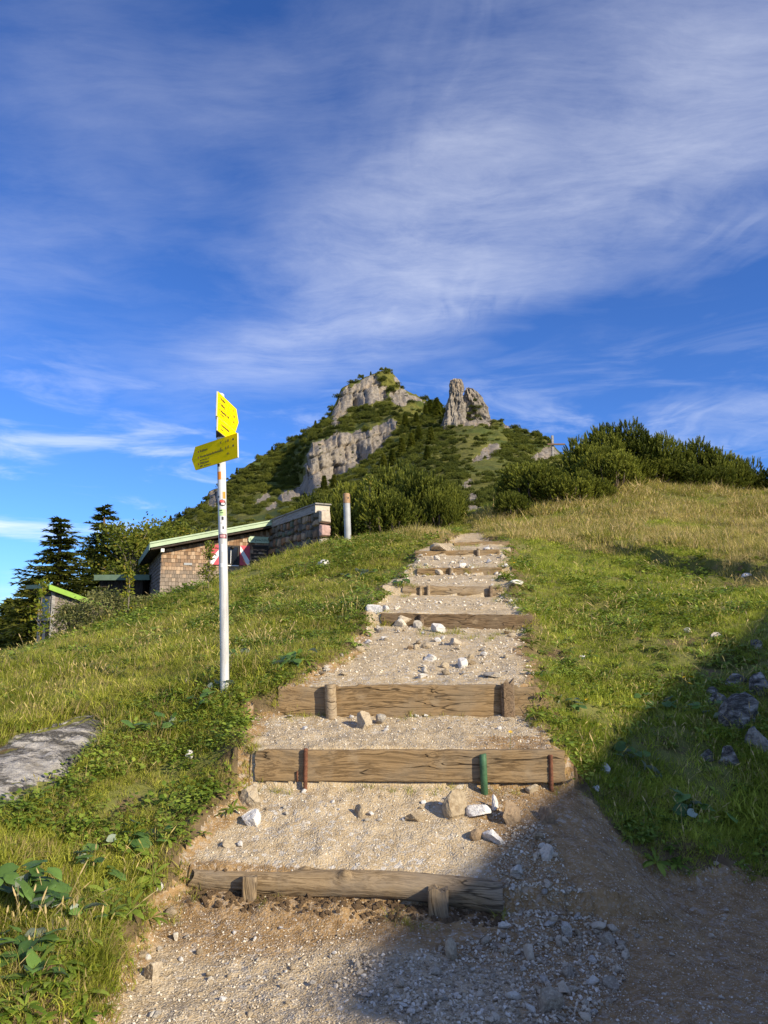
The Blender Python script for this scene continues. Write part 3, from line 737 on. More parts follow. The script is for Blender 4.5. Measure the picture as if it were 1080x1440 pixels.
def smooth_angle(me, deg=35):
    # keep timber edges crisp, faces smooth
    bm = bmesh.new(); bm.from_mesh(me)
    for e in bm.edges:
        if len(e.link_faces) == 2 and e.calc_face_angle(0) > math.radians(deg): e.smooth = False
    bm.to_mesh(me); bm.free(); return me
def frame_of(s):
    L, R = s['L'], s['R']; c = (L + R)/2; d = R - L
    o_rz = math.atan2(d.y, d.x); tilt = math.atan2(d.z, math.hypot(d.x, d.y))
    return c, d.length, o_rz, tilt
def local_x(s, px):
    l, r_ = s['l'][0], s['r'][0]; c, ln, _, _ = frame_of(s)
    return ((px - l)/(r_ - l) - 0.5)*ln
STEP_LABEL = [
 'lowest step, a split round log held by two wooden stakes in the gravel',
 'wide sawn plank step held by a rusty bar and a green post',
 'sawn plank step between a round stake and a split dark stake',
 'thin plank step with dark shaded face and grass hanging below it',
 'stout round timber step, fifth up from the bottom',
 'slim timber step with one stub stake, sixth up from the bottom',
 'timber step with a pale boulder resting on its left end',
 'topmost short timber step just below the crest of the path']
def put(parent, me, x, y, z, rx=0, ry=0, rz=0, name=None):
    return link(name or me.name, me, parent, (x, y, z), (rx, ry, rz))
steps = []
for i, s in enumerate(STEP_PX):
    c, ln, rz, tilt = frame_of(s)
    nm = 'log_step' if s['kind'] == 'log' else 'timber_step'
    e = empty(nm, c, rz, STEP_LABEL[i], 'step', 'timber steps up the path'); steps.append(e); s['e'] = e
    bury = 0.10 if i in (3, 4) else 0.03
    if s['kind'] == 'log':
        r0 = 0.083
        prof = [(r0*math.cos(2*PI*k/28), r0*math.sin(2*PI*k/28)) for k in range(28)]
        def shp(x, xx, y, z):
            t = x/ln + 0.5
            k = 0.86 + 0.20*t + 0.035*math.sin(7*t)
            z2 = z*k; y2 = y*k
            flat = 0.050 + 0.05*t
            z2 = np.where(z2 > flat, flat + (z2 - flat)*0.30, z2)         # top worn flat by boots
            for kx, ka, am in ((0.37, 2.0, 0.026), (0.505, 1.0, 0.030)):   # knots
                th = np.arctan2(z, -y)
                z2 = z2 + am*np.exp(-((t - kx)*ln/0.035)**2)*np.exp(-((th - ka)/0.35)**2)*1.0
                y2 = y2 - am*np.exp(-((t - kx)*ln/0.035)**2)*np.exp(-((th - ka)/0.35)**2)*1.0
            bow = 0.025*math.sin(PI*t) - 0.015*math.sin(2*PI*t)
            rag = 0.02*np.sin(3*np.arctan2(z, y))*(abs(t-0.5) > 0.49)*(t < 0.5)
            return xx + rag, y2, z2 + bow
        me = loft(ln, prof, 150, 0.007, 5, M['log'], 'log', shp)
        o = put(e, smooth_angle(me, 50), 0, 0.03, -0.082, 0, -tilt, 0)
        # a wane strip split off the back of the log
        me = loft(ln*0.62, densify(round_rect(0.05, 0.035, 0.012), 0.02), 60, 0.006, 15, M['log'], 'split_edge')
        put(o, me, -ln*0.17, 0.085, 0.045)
        for px_, rr, h0, h1, m in ((361, 0.042, -0.27, -0.015, 'stake'), (621, 0.055, -0.33, 0.0, 'stake')):
            prof2 = densify(round_rect(rr*2, rr*1.25, 0.012), 0.02)
            def shp2(x, xx, y, z, rr=rr):
                t = (x + 0.3)/0.6
                return xx + 0.012*np.sin(y*70) * (t > 0.9), y*(0.75 + 0.3*min(1, max(0, t*1.6))), z
            me = loft(h1 - h0 + 0.22, prof2, 26, 0.006, 9, M[m], 'stake', shp2)
            # local x of the loft becomes up
            o = link('stake', smooth_angle(me, 40), e, (local_x(s, px_), -0.092, (h0 + h1)/2 - 0.11 - tilt*0 - (local_x(s, px_)/ln)*0.05), (0.10, -PI/2 + (0.06 if px_ < 400 else -0.07), PI/2*0))
            o.rotation_euler = (0, -PI/2 + (0.05 if px_ < 400 else -0.06), PI/2)
            o.data.materials.clear(); o.data.materials.append(M['log'])
    else:
        th = {'plank': 0.062, 'round': 0.15, 'beam': 0.11}[s['kind']]
        hh = s['h'] - (0.045 if i == 1 else -0.0) + (0.04 if i > 1 else 0)
        if s['kind'] == 'round':
            prof = [(0.5*th*math.cos(2*PI*k/24), 0.5*hh*math.sin(2*PI*k/24)) for k in range(24)]
        else: prof = densify(round_rect(th, hh, 0.009), 0.02)
        def shp(x, xx, y, z, i=i, hh=hh, ln=ln):
            t = x/ln + 0.5
            chip = 0.0
            if i == 1: chip = 0.010*math.sin(3*t+0.6) + (0.012 if t > 0.985 or t < 0.012 else 0) + 0.006*float(fbm(t*14, 0.3, 3, 7))
            if i == 2: chip = 0.012*(0.22 < t < 0.30) + 0.012*(t < 0.20) + 0.012*float(fbm(t*17, 0.3, 3, 6)) + 0.02*(t > 0.93)
            if i > 2: chip = 0.014*float(fbm(t*11, 0.3, 3, 6+i))
            return xx + 0.004*np.sin(z*60+i), y + 0.008*math.sin(4*t+i), np.where(z > 0, z - chip, z)
        me = loft(ln + 2*bury, prof, 120, 0.004 if i < 3 else 0.008, 21+i, (M['plank_shade'] if i == 3 else M['plank']) if s['kind'] != 'round' else M['log'], 'plank' if s['kind'] == 'plank' else 'beam', shp)
        put(e, smooth_angle(me, 40), 0, th*0.5 - 0.035, -hh/2, 0, -tilt, 0)
def round_stake(e, x, rad, z0, z1, m, y=None, name='stake', lean=0.0, seed=1, rough=0.004, n=18):
    prof = [(rad*math.cos(2*PI*k/n), rad*math.sin(2*PI*k/n)) for k in range(n)]
    me = loft(z1 - z0, prof, 20, rough, seed, m, name, grain=3)
    o = link(name, smooth_angle(me, 50), e, (x, y if y is not None else -0.035 - rad, (z0+z1)/2), (0, -PI/2 + lean, 0))
    return o
s = STEP_PX[1]; e = s['e']
# ribbed reinforcing bar
def rebar(e, x, y, z0, z1, rad):
    nn = int((z1 - z0)/0.012); pts_ = [(x, y, z0 + (z1-z0)*k/nn) for k in range(nn+1)]
    mb = MB(); mb.tube(pts_, [rad*(1.0 + (0.22 if k % 2 else 0)) for k in range(nn+1)], 8); return mb.build('reinforcing_bar', M['rust'], e, True)
rebar(e, local_x(s, 431), -0.052, -0.40, 0.012, 0.014)
rebar(e, local_x(s, 772), -0.046, -0.30, -0.035, 0.014)
mb = MB(); mb.tube([(local_x(s, 419.5), -0.037, -0.225), (local_x(s, 419.5), -0.040, -0.15)], 0.006, 6); mb.build('nail', M['rust'], e, True)
mb = MB(); x_ = local_x(s, 677)
mb.tube([(x_+0.012, -0.075, -0.46), (x_, -0.072, -0.03), (x_-0.001, -0.071, -0.026)], [0.026, 0.026, 0.023], 16)
mb.build('green_post', M['green_paint'], e, True)
s = STEP_PX[2]; e = s['e']
round_stake(e, local_x(s, 467), 0.050, -0.42, 0.012, M['stake'], seed=3, lean=-0.05)
me = loft(0.46, densify(round_rect(0.115, 0.075, 0.02), 0.02), 24, 0.014, 12, M['stake_dark'], 'stake', lambda x, xx, y, z: (xx + (0.03*np.sin(y*90) + 0.02*np.sin(z*60))*(x > 0.2), y, z))
link('stake', smooth_angle(me, 40), e, (local_x(s, 712), -0.075, -0.21), (0, -PI/2 + 0.05, PI/2))
s = STEP_PX[3]; e = s['e']
round_stake(e, local_x(s, 592), 0.035, -0.30, -0.01, M['stake_dark'], seed=4)
s = STEP_PX[4]; e = s['e']
round_stake(e, local_x(s, 602), 0.028, -0.25, 0.005, M['stake'], seed=5); round_stake(e, local_x(s, 591), 0.025, -0.25, -0.01, M['stake'], seed=6); round_stake(e, local_x(s, 689), 0.03, -0.25, -0.01, M['stake_dark'], seed=6)
s = STEP_PX[5]; e = s['e']
round_stake(e, local_x(s, 634), 0.035, -0.25, 0.0, M['stake'], seed=7)
s = STEP_PX[6]; e = s['e']
round_stake(e, local_x(s, 672), 0.035, -0.22, 0.03, M['stake'], seed=8)

# earth bank washed out under the log
# ------------------------------------------------------------------ lettering
def letters(text, height, m, parent, M4, name='lettering', align='LEFT', depth=0.0006):
    """text laid in the local x (reading) / z (up) plane, facing local -y"""
    cu = bpy.data.curves.new(name, 'FONT'); cu.body = text; cu.size = height*1.4; cu.align_x = align; cu.extrude = depth
    cu.resolution_u = 3
    o = bpy.data.objects.new(name, cu); COL.objects.link(o)
    bpy.context.view_layer.update()
    me = bpy.data.meshes.new_from_object(o.evaluated_get(bpy.context.evaluated_depsgraph_get()))
    bpy.data.objects.remove(o); bpy.data.curves.remove(cu)
    me.transform(Matrix.Rotation(PI/2, 4, 'X')); me.transform(M4)
    me.materials.clear(); me.materials.append(m); me.name = name
    return link(name, me, parent)
def flat(name, c, rough=0.5):
    m, t = mat(name); finish(t, c, rough, None, spec=0.4); return m
M['sign_yellow'] = simple('sign_yellow', (0.95, 0.70, 0.0), 0.55, 0.05, 3, 0.02, 0, 0.04)
M['sign_edge'] = flat('sign_edge', (0.70, 0.68, 0.60))
M['black'] = flat('black_print', (0.02, 0.02, 0.02)); M['red'] = flat('red_print', (0.45, 0.03, 0.03))
m_, t_ = mat('white_painted_pole'); co = t_.add('ShaderNodeTexCoord').outputs['Object']
pn = t_.noise(t_.vmath('MULTIPLY', co, (14, 14, 1.6)), 1.0, 6, 0.7); pn2 = t_.noise(co, 26, 5, 0.7)
pc_ = t_.ramp(pn, [(0.35, (0.40, 0.39, 0.37)), (0.55, (0.60, 0.60, 0.59)), (0.8, (0.68, 0.68, 0.68))])
pc_ = t_.mix(t_.math('MULTIPLY', t_.maprange(pn2, 0.60, 0.70), 0.6), pc_, (0.20, 0.17, 0.14))
finish(t_, pc_, 0.5, pn2, 0.12, 0.005, 0.35); M['pole'] = m_
M['clamp'] = simple('dark_clamp', (0.05, 0.04, 0.035), 0.6, 0.3, 20, 0.2)
for nm, c in dict(st_orange=(0.72, 0.24, 0.02), st_white=(0.75, 0.75, 0.75), st_green=(0.45, 0.66, 0.30), st_red=(0.70, 0.10, 0.10), st_black=(0.03, 0.03, 0.035), st_maroon=(0.13, 0.02, 0.035), st_pink=(0.8, 0.45, 0.45)).items():
    M[nm] = flat(nm, c)

pb = hit(318, 977)[0]; BASE = Vector((pb[0], pb[1], pb[2] - 0.05))
dtop = pb[3]
# the pole leans a little to the left; it stands upright front to back
def at_y(px, py, Y):
    v = (py - 720)/F; d = Y/(CP + v*SP); return P(px, py, d)
TOP = at_y(309.5, 555.5, BASE.y)
post = empty('signpost', BASE, 0, 'white sign pole with yellow hiking arrow boards and stickers beside the steps', 'signpost')
ax = (TOP - BASE); plen = ax.length; axn = ax.normalized()
PR = 0.0395
mb = MB(); mb.tube([Vector((0,0,-0.25)), ax*0.33, ax*0.66, ax, ax + axn*0.012], [PR, PR, PR, PR, PR*0.75], 28)
pole = mb.build('pole', M['pole'], post, True); smooth_angle(pole.data, 40)
def on_pole(py):       # height along the pole at a photo row
    p = at_y(312, py, BASE.y - PR); return (p - BASE).dot(axn)
def sticker(y0, y1, a0, a1, m, round_=False):
    """printed film wrapped on the pole; angles in degrees, 0 faces the camera, + to the right"""
    t0, t1 = on_pole(y1), on_pole(y0); n = 10; vs = []; fs = []
    k = 8 if round_ else 1
    for j in range(k+1):
        t = t0 + (t1 - t0)*j/k; half = math.sqrt(max(0, 1 - (2*j/k - 1)**2)) if round_ else 1.0
        for q_ in range(n+1):
            a = math.radians((a0 + a1)/2 + half*(a1 - a0)*(q_/n - 0.5))
            c = axn*t; vs.append(c + Vector((math.sin(a), -math.cos(a), 0))*(PR + 0.0012))
    for j in range(k):
        for q_ in range(n): b = j*(n+1) + q_; fs.append((b, b+1, b+n+2, b+n+1))
    return MB().add(vs, fs).build('sticker', m, post, True)
sticker(652, 656, -45, -10, M['st_black']); sticker(663, 674, -60, 5, M['st_orange']); sticker(671, 674, 20, 60, M['st_pink'])
sticker(691, 701, 20, 62, M['st_orange']); sticker(697, 700, -50, -25, M['st_black'])
sticker(702, 712, -32, 62, M['st_black'], True)
def over(y0, y1, a0, a1, m, round_=False, k=1.0012):
    o = sticker(y0, y1, a0, a1, m, round_); 
    for v_ in o.data.vertices:
        c = axn*v_.co.dot(axn); v_.co = c + (v_.co - c)*(1 + (k-1)*14)
    return o
over(703, 706.5, -18, 40, M['st_red']); over(707, 709.5, 0, 45, M['st_white'])
sticker(716, 725, -35, 62, M['st_green']); over(717, 718.5, -25, 10, M['st_black']); over(720.5, 721.5, -15, 25, M['st_black'])
sticker(726, 735, -25, -2, M['st_white']); over(726.5, 731, 2, 28, M['st_black']); sticker(737, 749, -20, 55, M['st_white']); over(740, 744, 10, 30, M['st_black'])
sticker(751, 757, -40, 70, M['st_maroon']); over(752.2, 755.6, -20, 45, M['st_pink']); over(753.3, 754.5, -5, 30, M['st_maroon'])
sticker(765, 776, -10, 50, M['st_white']); sticker(792, 798, -30, 20, M['st_white'])

def arrow_board(c, dirv, length, height, point, tilt, tip_left, name):
    """pointed board: local x runs left to right as read, -y faces the reader"""
    rz = math.atan2(dirv[1], dirv[0])
    o_ = MB(); t = 0.006; h = height/2; L = length/2
    if tip_left: out = [(-L + point, -h), (L, -h), (L, h), (-L + point, h), (-L, 0)]
    else: out = [(-L, -h), (L - point, -h), (L, 0), (L - point, h), (-L, h)]
    if point == 0: out = [(-L, -h), (L, -h), (L, h), (-L, h)]
    n = len(out)
    vs = [(x, -t, z) for x, z in out] + [(x, t, z) for x, z in out]
    o_.add(vs, [tuple(range(n))], 0); o_.add(vs, [tuple(range(2*n-1, n-1, -1))], 1)
    o_.add(vs, [(i, i+n, (i+1) % n + n, (i+1) % n) for i in range(n)], 1)
    o = o_.build(name, [M['sign_yellow'], M['sign_edge']], post)
    o.location = c - BASE; o.rotation_euler = (0, tilt, rz)
    return o
def T(x, z): return Matrix.Translation((x, -0.0072, z))
# lower board: seen in the shade, pointing left
dlow = Vector((0.79, -0.613, 0)); nlow = Vector((-0.613, -0.79, 0))
cl_ = at_y(304.0, 635.8, BASE.y - 0.05)
pc = BASE + axn*((cl_ - BASE).dot(axn))
low_b = arrow_board(pc + nlow*(PR + 0.012) - dlow*0.035, dlow, 0.66, 0.232, 0.055, math.radians(-4.0), True, 'arrow_board')
for tx, z, h, mm in (('Kufstein', 0.045, 0.024, 'black'), ('Vorderkaiserfeldenh\u00fctte', -0.012, 0.024, 'black'), ('\u00fcber H\u00f6henweg - Alm', -0.041, 0.011, 'black'), ('Walchsee', -0.076, 0.024, 'black'), ('389', -0.104, 0.019, 'black'), ('\u00fcber H\u00f6henweg', -0.101, 0.011, 'black')):
    letters(tx, h, M[mm], low_b, T(-0.205 + (0.055 if tx.startswith('\u00fcber H\u00f6henweg') and z < -0.09 else 0), z))
def dot(o, x, z, m, r=0.008):
    n = 10; v = [(x + r*math.cos(2*PI*k/n), -0.0072, z + 1.3*r*math.sin(2*PI*k/n)) for k in range(n)]
    MB().add(v, [tuple(range(n))]).build('marker', m, o)
for z in (0.055, -0.002, -0.066): dot(low_b, -0.228, z, M['red'])
for tx, x, z, h in (('X', 0.085, 0.062, 0.026), ('1.45', 0.155, 0.060, 0.025), ('X', 0.085, 0.003, 0.026), ('3.15', 0.155, -0.002, 0.025), ('4\u00bd', 0.180, -0.062, 0.022)):
    letters(tx, h, M['black'], low_b, T(x, z))
for z in (0.069, 0.008): MB().box((0.262, -0.0075, z-0.009), (0.280, -0.0068, z+0.009)).build('marker', M['black'], low_b)
# upper pair: in full sun, pointing away to the right
dup_ = Vector((0.10, 0.995, 0)); nup = Vector((0.995, -0.10, 0))
def up_board(py_mid, h, L, point, nm):
    c = at_y(312, py_mid, BASE.y); pc = BASE + axn*((c - BASE).dot(axn))
    return arrow_board(pc + nup*(PR + 0.010) + dup_*0.075, dup_, L, h, point, 0, False, nm)
ub = up_board(578.5, 0.232, 0.66, 0.085, 'arrow_board')
for tx, z in (('Bergfried', 0.062), ('Feldberg', 0.008), ('Stripsenkopf - Alm', -0.050)): letters(tx, 0.024, M['black'], ub, T(-0.235, z)); dot(ub, -0.262, z+0.012, M['red'])
letters('\u00fcber H\u00f6henweg', 0.012, M['black'], ub, T(-0.235, -0.078))
for tx, z in (('\u00bd', 0.062), ('1.30', 0.008), ('2.15', -0.050)): letters(tx, 0.022, M['black'], ub, T(0.14, z))
lb = up_board(606.0, 0.125, 0.575, 0.0, 'lower_board'); lb.location += dup_*(-0.042)
letters('Vorderkaiserfelden', 0.022, M['black'], lb, T(-0.19, 0.005)); letters('\u00fcber Alm', 0.012, M['black'], lb, T(-0.19, -0.032)); letters('389', 0.018, M['black'], lb, T(0.16, 0.0))
for py_ in (606.5, 580.0, 636.0):
    t = on_pole(py_); mb = MB(); mb.tube([axn*(t-0.05), axn*(t+0.05)], PR+0.006, 20); mb.build('clamp', M['clamp'] if py_ > 590 else M['pole'], post, True)

# ------------------------------------------------------------------ vent pipe on the knoll
pz = hit(489, 747)[0]; dv = 19.0
pv = P(490, 748, dv); gz = Hs(pv.x, pv.y)
M['galv'] = simple('galvanised_pipe', (0.38, 0.385, 0.38), 0.5, 0.18, 4, 0.1, 0.0, 0.4)
M['orange'] = simple('faded_orange', (0.36, 0.22, 0.12), 0.7, 0.35, 18, 0.2)
tv = at_y(487, 694, pv.y)
vp = empty('marker_pipe', (pv.x, pv.y, gz), 0, 'pale metal pipe with a faded orange top standing on the grassy knoll', 'pipe')
hv = Vector((tv.x - pv.x, 0, tv.z - gz)); hn = hv.normalized(); rv = 0.086
mb = MB(); mb.tube([Vector((0,0,-0.2)), hv*0.80], rv, 20); smooth_angle(mb.build('pipe', M['galv'], vp, True).data)
mb = MB(); mb.tube([hv*0.80, hv*0.985, hv], [rv*1.06, rv*1.06, rv*0.85], 20); cap = mb.build('cap_band', M['orange'], vp, True); smooth_angle(cap.data)
mb = MB(); q_ = hv*0.90; mb.tube([q_ + Vector((0.045, -rv*0.86, 0)), q_ + Vector((0.05, -rv*1.0, 0))], 0.02, 10); mb.build('bolt_hole', M['black'], vp)
mb = MB(); mb.tube([Vector((0.03, 0, -0.15)), Vector((0.03, 0, 0.035))], 0.20, 14); mb.build('footing', M['stone_grey'], vp)

# ------------------------------------------------------------------ hut with shingled walls
def shingle_mat():
    m, t = mat('wood_shingles'); tone = attr(t, 'tone')
    co = t.add('ShaderNodeTexCoord').outputs['Object']
    n = t.noise(t.vmath('MULTIPLY', co, (1, 1, 0.25)), 30, 4, 0.6)
    z = t.add('ShaderNodeSeparateXYZ', i_0=co).outputs[2]; x = t.add('ShaderNodeSeparateXYZ', i_0=co).outputs[0]
    # weather side: silver grey low and to the left, orange-brown where the eaves shelter it
    wz = t.math('ADD', t.math('SUBTRACT', z, t.math('MULTIPLY', x, 0.10)), t.math('MULTIPLY', t.math('SUBTRACT', tone, 0.5), 0.9))
    br = t.ramp(tone, [(0, (0.17, 0.095, 0.05)), (0.5, (0.34, 0.205, 0.115)), (1, (0.48, 0.35, 0.235))])
    gr = t.ramp(tone, [(0, (0.21, 0.165, 0.125)), (1, (0.35, 0.29, 0.23))])
    c = t.mix(t.maprange(wz, 0.9, 1.95), gr, br)
    c = t.mix(t.math('MULTIPLY', t.maprange(n, 0.5, 0.7), 0.35), c, (0.12, 0.09, 0.06))
    finish(t, c, 0.85, n, 0.3, 0.01, 0.2); return m
def shingle_grey():
    m, t = mat('grey_shingles'); tone = attr(t, 'tone'); co = t.add('ShaderNodeTexCoord').outputs['Object']
    n = t.noise(co, 14, 4, 0.6)
    c = t.ramp(t.math('ADD', t.math('MULTIPLY', tone, 0.6), t.math('MULTIPLY', n, 0.4)), [(0.2, (0.13, 0.105, 0.09)), (0.8, (0.27, 0.23, 0.20))])
    finish(t, c, 0.85, n, 0.3, 0.01, 0.2); return m
M['shingle'] = shingle_mat(); M['shingle_grey'] = shingle_grey()
M['green_fascia'] = simple('pale_green_board', (0.43, 0.53, 0.34), 0.6, 0.14, 5, 0.15)
M['lime'] = simple('lime_green_board', (0.24, 0.40, 0.06), 0.55, 0.12, 6, 0.1)
M['green_roof'] = simple('grey_green_roof', (0.14, 0.21, 0.15), 0.6, 0.2, 4, 0.1)
M['roof_dark'] = simple('roofing_felt', (0.07, 0.075, 0.065), 0.85, 0.3, 6, 0.3)
M['soffit'] = simple('dark_soffit', (0.055, 0.042, 0.032), 0.9, 0.3, 6, 0.2)
M['shutter_red'] = simple('shutter_red', (0.58, 0.085, 0.11), 0.6, 0.12, 12, 0.1)
M['white'] = simple('white_paint', (0.80, 0.80, 0.78), 0.55, 0.05, 12, 0.05)
M['dark_frame'] = simple('dark_frame', (0.04, 0.035, 0.03), 0.7, 0.2, 12, 0.1)
m_, t_ = mat('window_glass'); finish(t_, (0.012, 0.014, 0.018), 0.08, None, spec=0.6); M['glass'] = m_
def shingles(rng, x0, x1, z0, z1, w_, h_, M4, skip=None, top=None):
    mb = MB(); rows = int((z1 - z0)/h_) + 2
    for r_ in range(rows):
        z = z0 + r_*h_; x = x0 - rng.random()*w_
        while x < x1:
            ww = w_*(0.65 + 0.7*rng.random()); a, b = max(x, x0), min(x + ww - 0.008, x1); x += ww
            if b - a < 0.02: continue
            tp = top((a+b)/2) if top else z1
            if z > tp - 0.04: continue
            if skip and skip((a+b)/2, z + h_/2): continue
            zt = min(z + h_*1.12, tp); d0 = 0.022 + 0.012*rng.random(); zl = z - 0.012*rng.random()
            vs = [(a,-d0,zl),(b,-d0,zl),(b,-0.004,zt),(a,-0.004,zt),(a,0.0,zl),(b,0.0,zl)]
            mb.add([M4 @ Vector(p) for p in vs], [(0,1,2,3),(4,5,1,0),(4,0,3),(1,5,2)], 0, rng.random())
    return mb
I4 = Matrix.Identity(4)
rng = random.Random(3)
HZ = 2.1
hut = empty('mountain_hut', (-8.36, 27.75, HZ), math.atan2(0.356, 0.934), 'brown shingled hut with pale green roof edge, red and white shutters and stone wing wall', 'hut')
WL, WD = 4.30, 7.4
def roof_z(x): return 2.22 + x*0.232
mb = MB()   # wall core, its top following the roof slope
mb.add([(0,0.03,-1.2),(WL,0.03,-1.2),(WL,0.03,roof_z(WL)),(0,0.03,roof_z(0)),(0.0,WD,-1.2),(WL,WD,-1.2),(WL,WD,roof_z(WL)),(0.0,WD,roof_z(0))],
       [(0,1,2,3),(5,4,7,6),(4,0,3,7),(1,5,6,2),(3,2,6,7),(4,5,1,0)])
wall = mb.build('wall', M['soffit'], hut)
WX0, WX1, WZ0, WZ1 = 2.30, 2.86, 1.76, 2.42      # window opening
def hskip(x, z): return (WX0-0.05 < x < WX1+0.05 and WZ0-0.02 < z < WZ1+0.05) or (3.40 < x < 4.07 and z < 2.52)
tag(shingles(rng, 0, WL, -1.0, 3.4, 0.112, 0.145, Matrix.Translation((0, 0.028, 0)), hskip, lambda x: roof_z(x) - 0.02).build('shingle_cladding', M['shingle'], wall), kind='stuff')
ML = Matrix.Rotation(-PI/2, 4, 'Z') ; ML.translation = (-0.002, WD, 0)
tag(shingles(rng, 0, WD, -1.0, 2.3, 0.112, 0.145, ML, None, lambda x: 2.2).build('shingle_cladding', M['shingle_grey'], wall), kind='stuff')
# recessed hatch to the right of the window, shingled as well
mb = MB(); mb.box((3.40, -0.005, 2.45), (4.07, 0.03, 2.52)); mb.box((3.99, -0.005, -0.8), (4.07, 0.028, 2.448)); mb.build('hatch_shadow_strip', M['dark_frame'], hut)  # dark strips stand in for the shadow along the recess top and right
tag(shingles(rng, 3.40, 3.985, -0.9, 2.44, 0.11, 0.14, Matrix.Translation((0, 0.05, 0)), None, None).build('hatch', M['shingle'], hut), kind='stuff')
# roof: slab, soffit, verge board
OX, OY = -0.42, -0.42
def slab(x0, x1, y0, y1, dz0, dz1):
    z = roof_z
    return [(x0,y0,z(x0)+dz0),(x1,y0,z(x1)+dz0),(x1,y1,z(x1)+dz0),(x0,y1,z(x0)+dz0),(x0,y0,z(x0)+dz1),(x1,y0,z(x1)+dz1),(x1,y1,z(x1)+dz1),(x0,y1,z(x0)+dz1)]
BF = [(0,3,2,1),(4,5,6,7),(0,1,5,4),(1,2,6,5),(2,3,7,6),(3,0,4,7)]
roof = MB().add(slab(OX, WL+0.1, OY, WD+0.3, 0.03, 0.24), BF).build('roof', M['soffit'], hut)
MB().add(slab(OX-0.02, WL+0.1, OY-0.02, WD+0.32, 0.243, 0.27), BF).build('roof_covering', M['roof_dark'], roof)
MB().add(slab(OX-0.04, WL+0.02, OY-0.065, OY-0.005, 0.115, 0.295), BF).build('verge_board', M['green_fascia'], roof)
MB().add(slab(OX-0.06, WL+0.02, OY-0.10, OY-0.068, 0.262, 0.318), BF).build('verge_trim', M['green_fascia'], roof)
MB().add(slab(OX-0.075, OX-0.045, OY-0.06, WD+0.3, 0.03, 0.28), BF).build('eaves_board', M['green_roof'], roof)
mb = MB(); mb.box((OX+0.36, OY+0.02, 2.10), (OX+0.48, 0.02, 2.22)); mb.build('rafter_end', M['white'], roof)
# window, shutters
win = MB()
for a, b in (((WX0-0.05,-0.02,WZ0-0.05),(WX0+0.02,0.02,WZ1+0.05)), ((WX1-0.02,-0.02,WZ0-0.05),(WX1+0.05,0.02,WZ1+0.05)), ((WX0+0.022,-0.02,WZ1-0.02),(WX1-0.022,0.02,WZ1+0.05)), ((WX0+0.022,-0.05,WZ0-0.06),(WX1-0.022,0.02,WZ0))): win.box(a, b)
wn = win.build('window', M['dark_frame'], hut)
MB().box((WX0+0.022, 0.012, WZ0+0.002), (WX1-0.022, 0.024, WZ1-0.022)).build('pane', M['glass'], wn)
MB().box((WX0-0.02, -0.075, WZ0-0.10), (WX1+0.02, 0.0, WZ0-0.064)).build('sill', M['white'], wn)
mb = MB(); mb.box((WX0+0.27, 0.0, WZ0+0.002), (WX0+0.29, 0.0118, WZ1-0.022)); mb.build('glazing_bar', M['white'], wn)
def shutter(x0, x1, rise):
    o = MB().box((x0, -0.062, WZ0-0.06), (x1, -0.030, WZ1+0.05)).build('shutter', M['shutter_red'], hut)
    z0, z1 = WZ0-0.05, WZ1+0.04; w_ = 0.20
    pts_ = [(x0+0.005, z1), (x0+0.005, z1-w_*1.1), (x1-0.10, z0), (x1-0.005, z0), (x1-0.005, z0+w_*0.9)] if not rise else [(x1-0.005, z1), (x1-0.005, z1-w_*1.1), (x0+0.10, z0), (x0+0.005, z0), (x0+0.005, z0+w_*0.9)]
    vs = [(x, -0.066, z) for x, z in pts_] + [(x, -0.0625, z) for x, z in pts_]; n = 5
    fr_ = tuple(range(n)) if not rise else tuple(range(n-1, -1, -1))
    MB().add(vs, [fr_] + [(i, i+n, (i+1) % n+n, (i+1) % n) for i in range(n)]).build('white_stripe', M['white'], o)
    return o
shutter(WX1+0.06, WX1+0.44, False); shutter(WX0-0.50, WX0-0.06, True)
mb = MB(); mb.box((3.62-0.02, -0.07, 1.16), (3.64, -0.05, 1.18))
nb = MB()
bx0, bx1, bz0, bz1 = 3.24, 4.22, 2.60, 2.85
o8 = [(bx0+0.06,bz0),(bx1-0.06,bz0),(bx1,bz0+0.06),(bx1,bz1-0.06),(bx1-0.06,bz1),(bx0+0.06,bz1),(bx0,bz1-0.06),(bx0,bz0+0.06)]
nb.add([(x,-0.055,z) for x,z in o8] + [(x,-0.03,z) for x,z in o8], [tuple(range(8))] + [(i,i+8,(i+1)%8+8,(i+1)%8) for i in range(8)])
M['name_board'] = simple('name_board_green', (0.50, 0.62, 0.42), 0.6, 0.12, 8, 0.1)
nbo = nb.build('name_board', M['name_board'], hut)
M['dark_green'] = flat('dark_green_print', (0.03, 0.07, 0.03))
letters('Bergwachth\u00fctte', 0.10, M['dark_green'], nbo, Matrix.Translation((0.5*(bx0+bx1), -0.0565, bz0+0.075)), align='CENTER')
pl = MB().box((0.82, -0.03, 1.66), (1.12, 0.0, 1.74)).build('small_plate', M['galv'], hut); letters('HAUS 2', 0.035, M['black'], pl, Matrix.Translation((0.97, -0.0312, 1.68)), align='CENTER') if False else None
mb = MB(); mb.tube([(2.62, -0.10, 2.36), (2.62, -0.02, 2.42)], [0.07, 0.04], 10); mb.build('lamp', M['dark_frame'], hut, True)
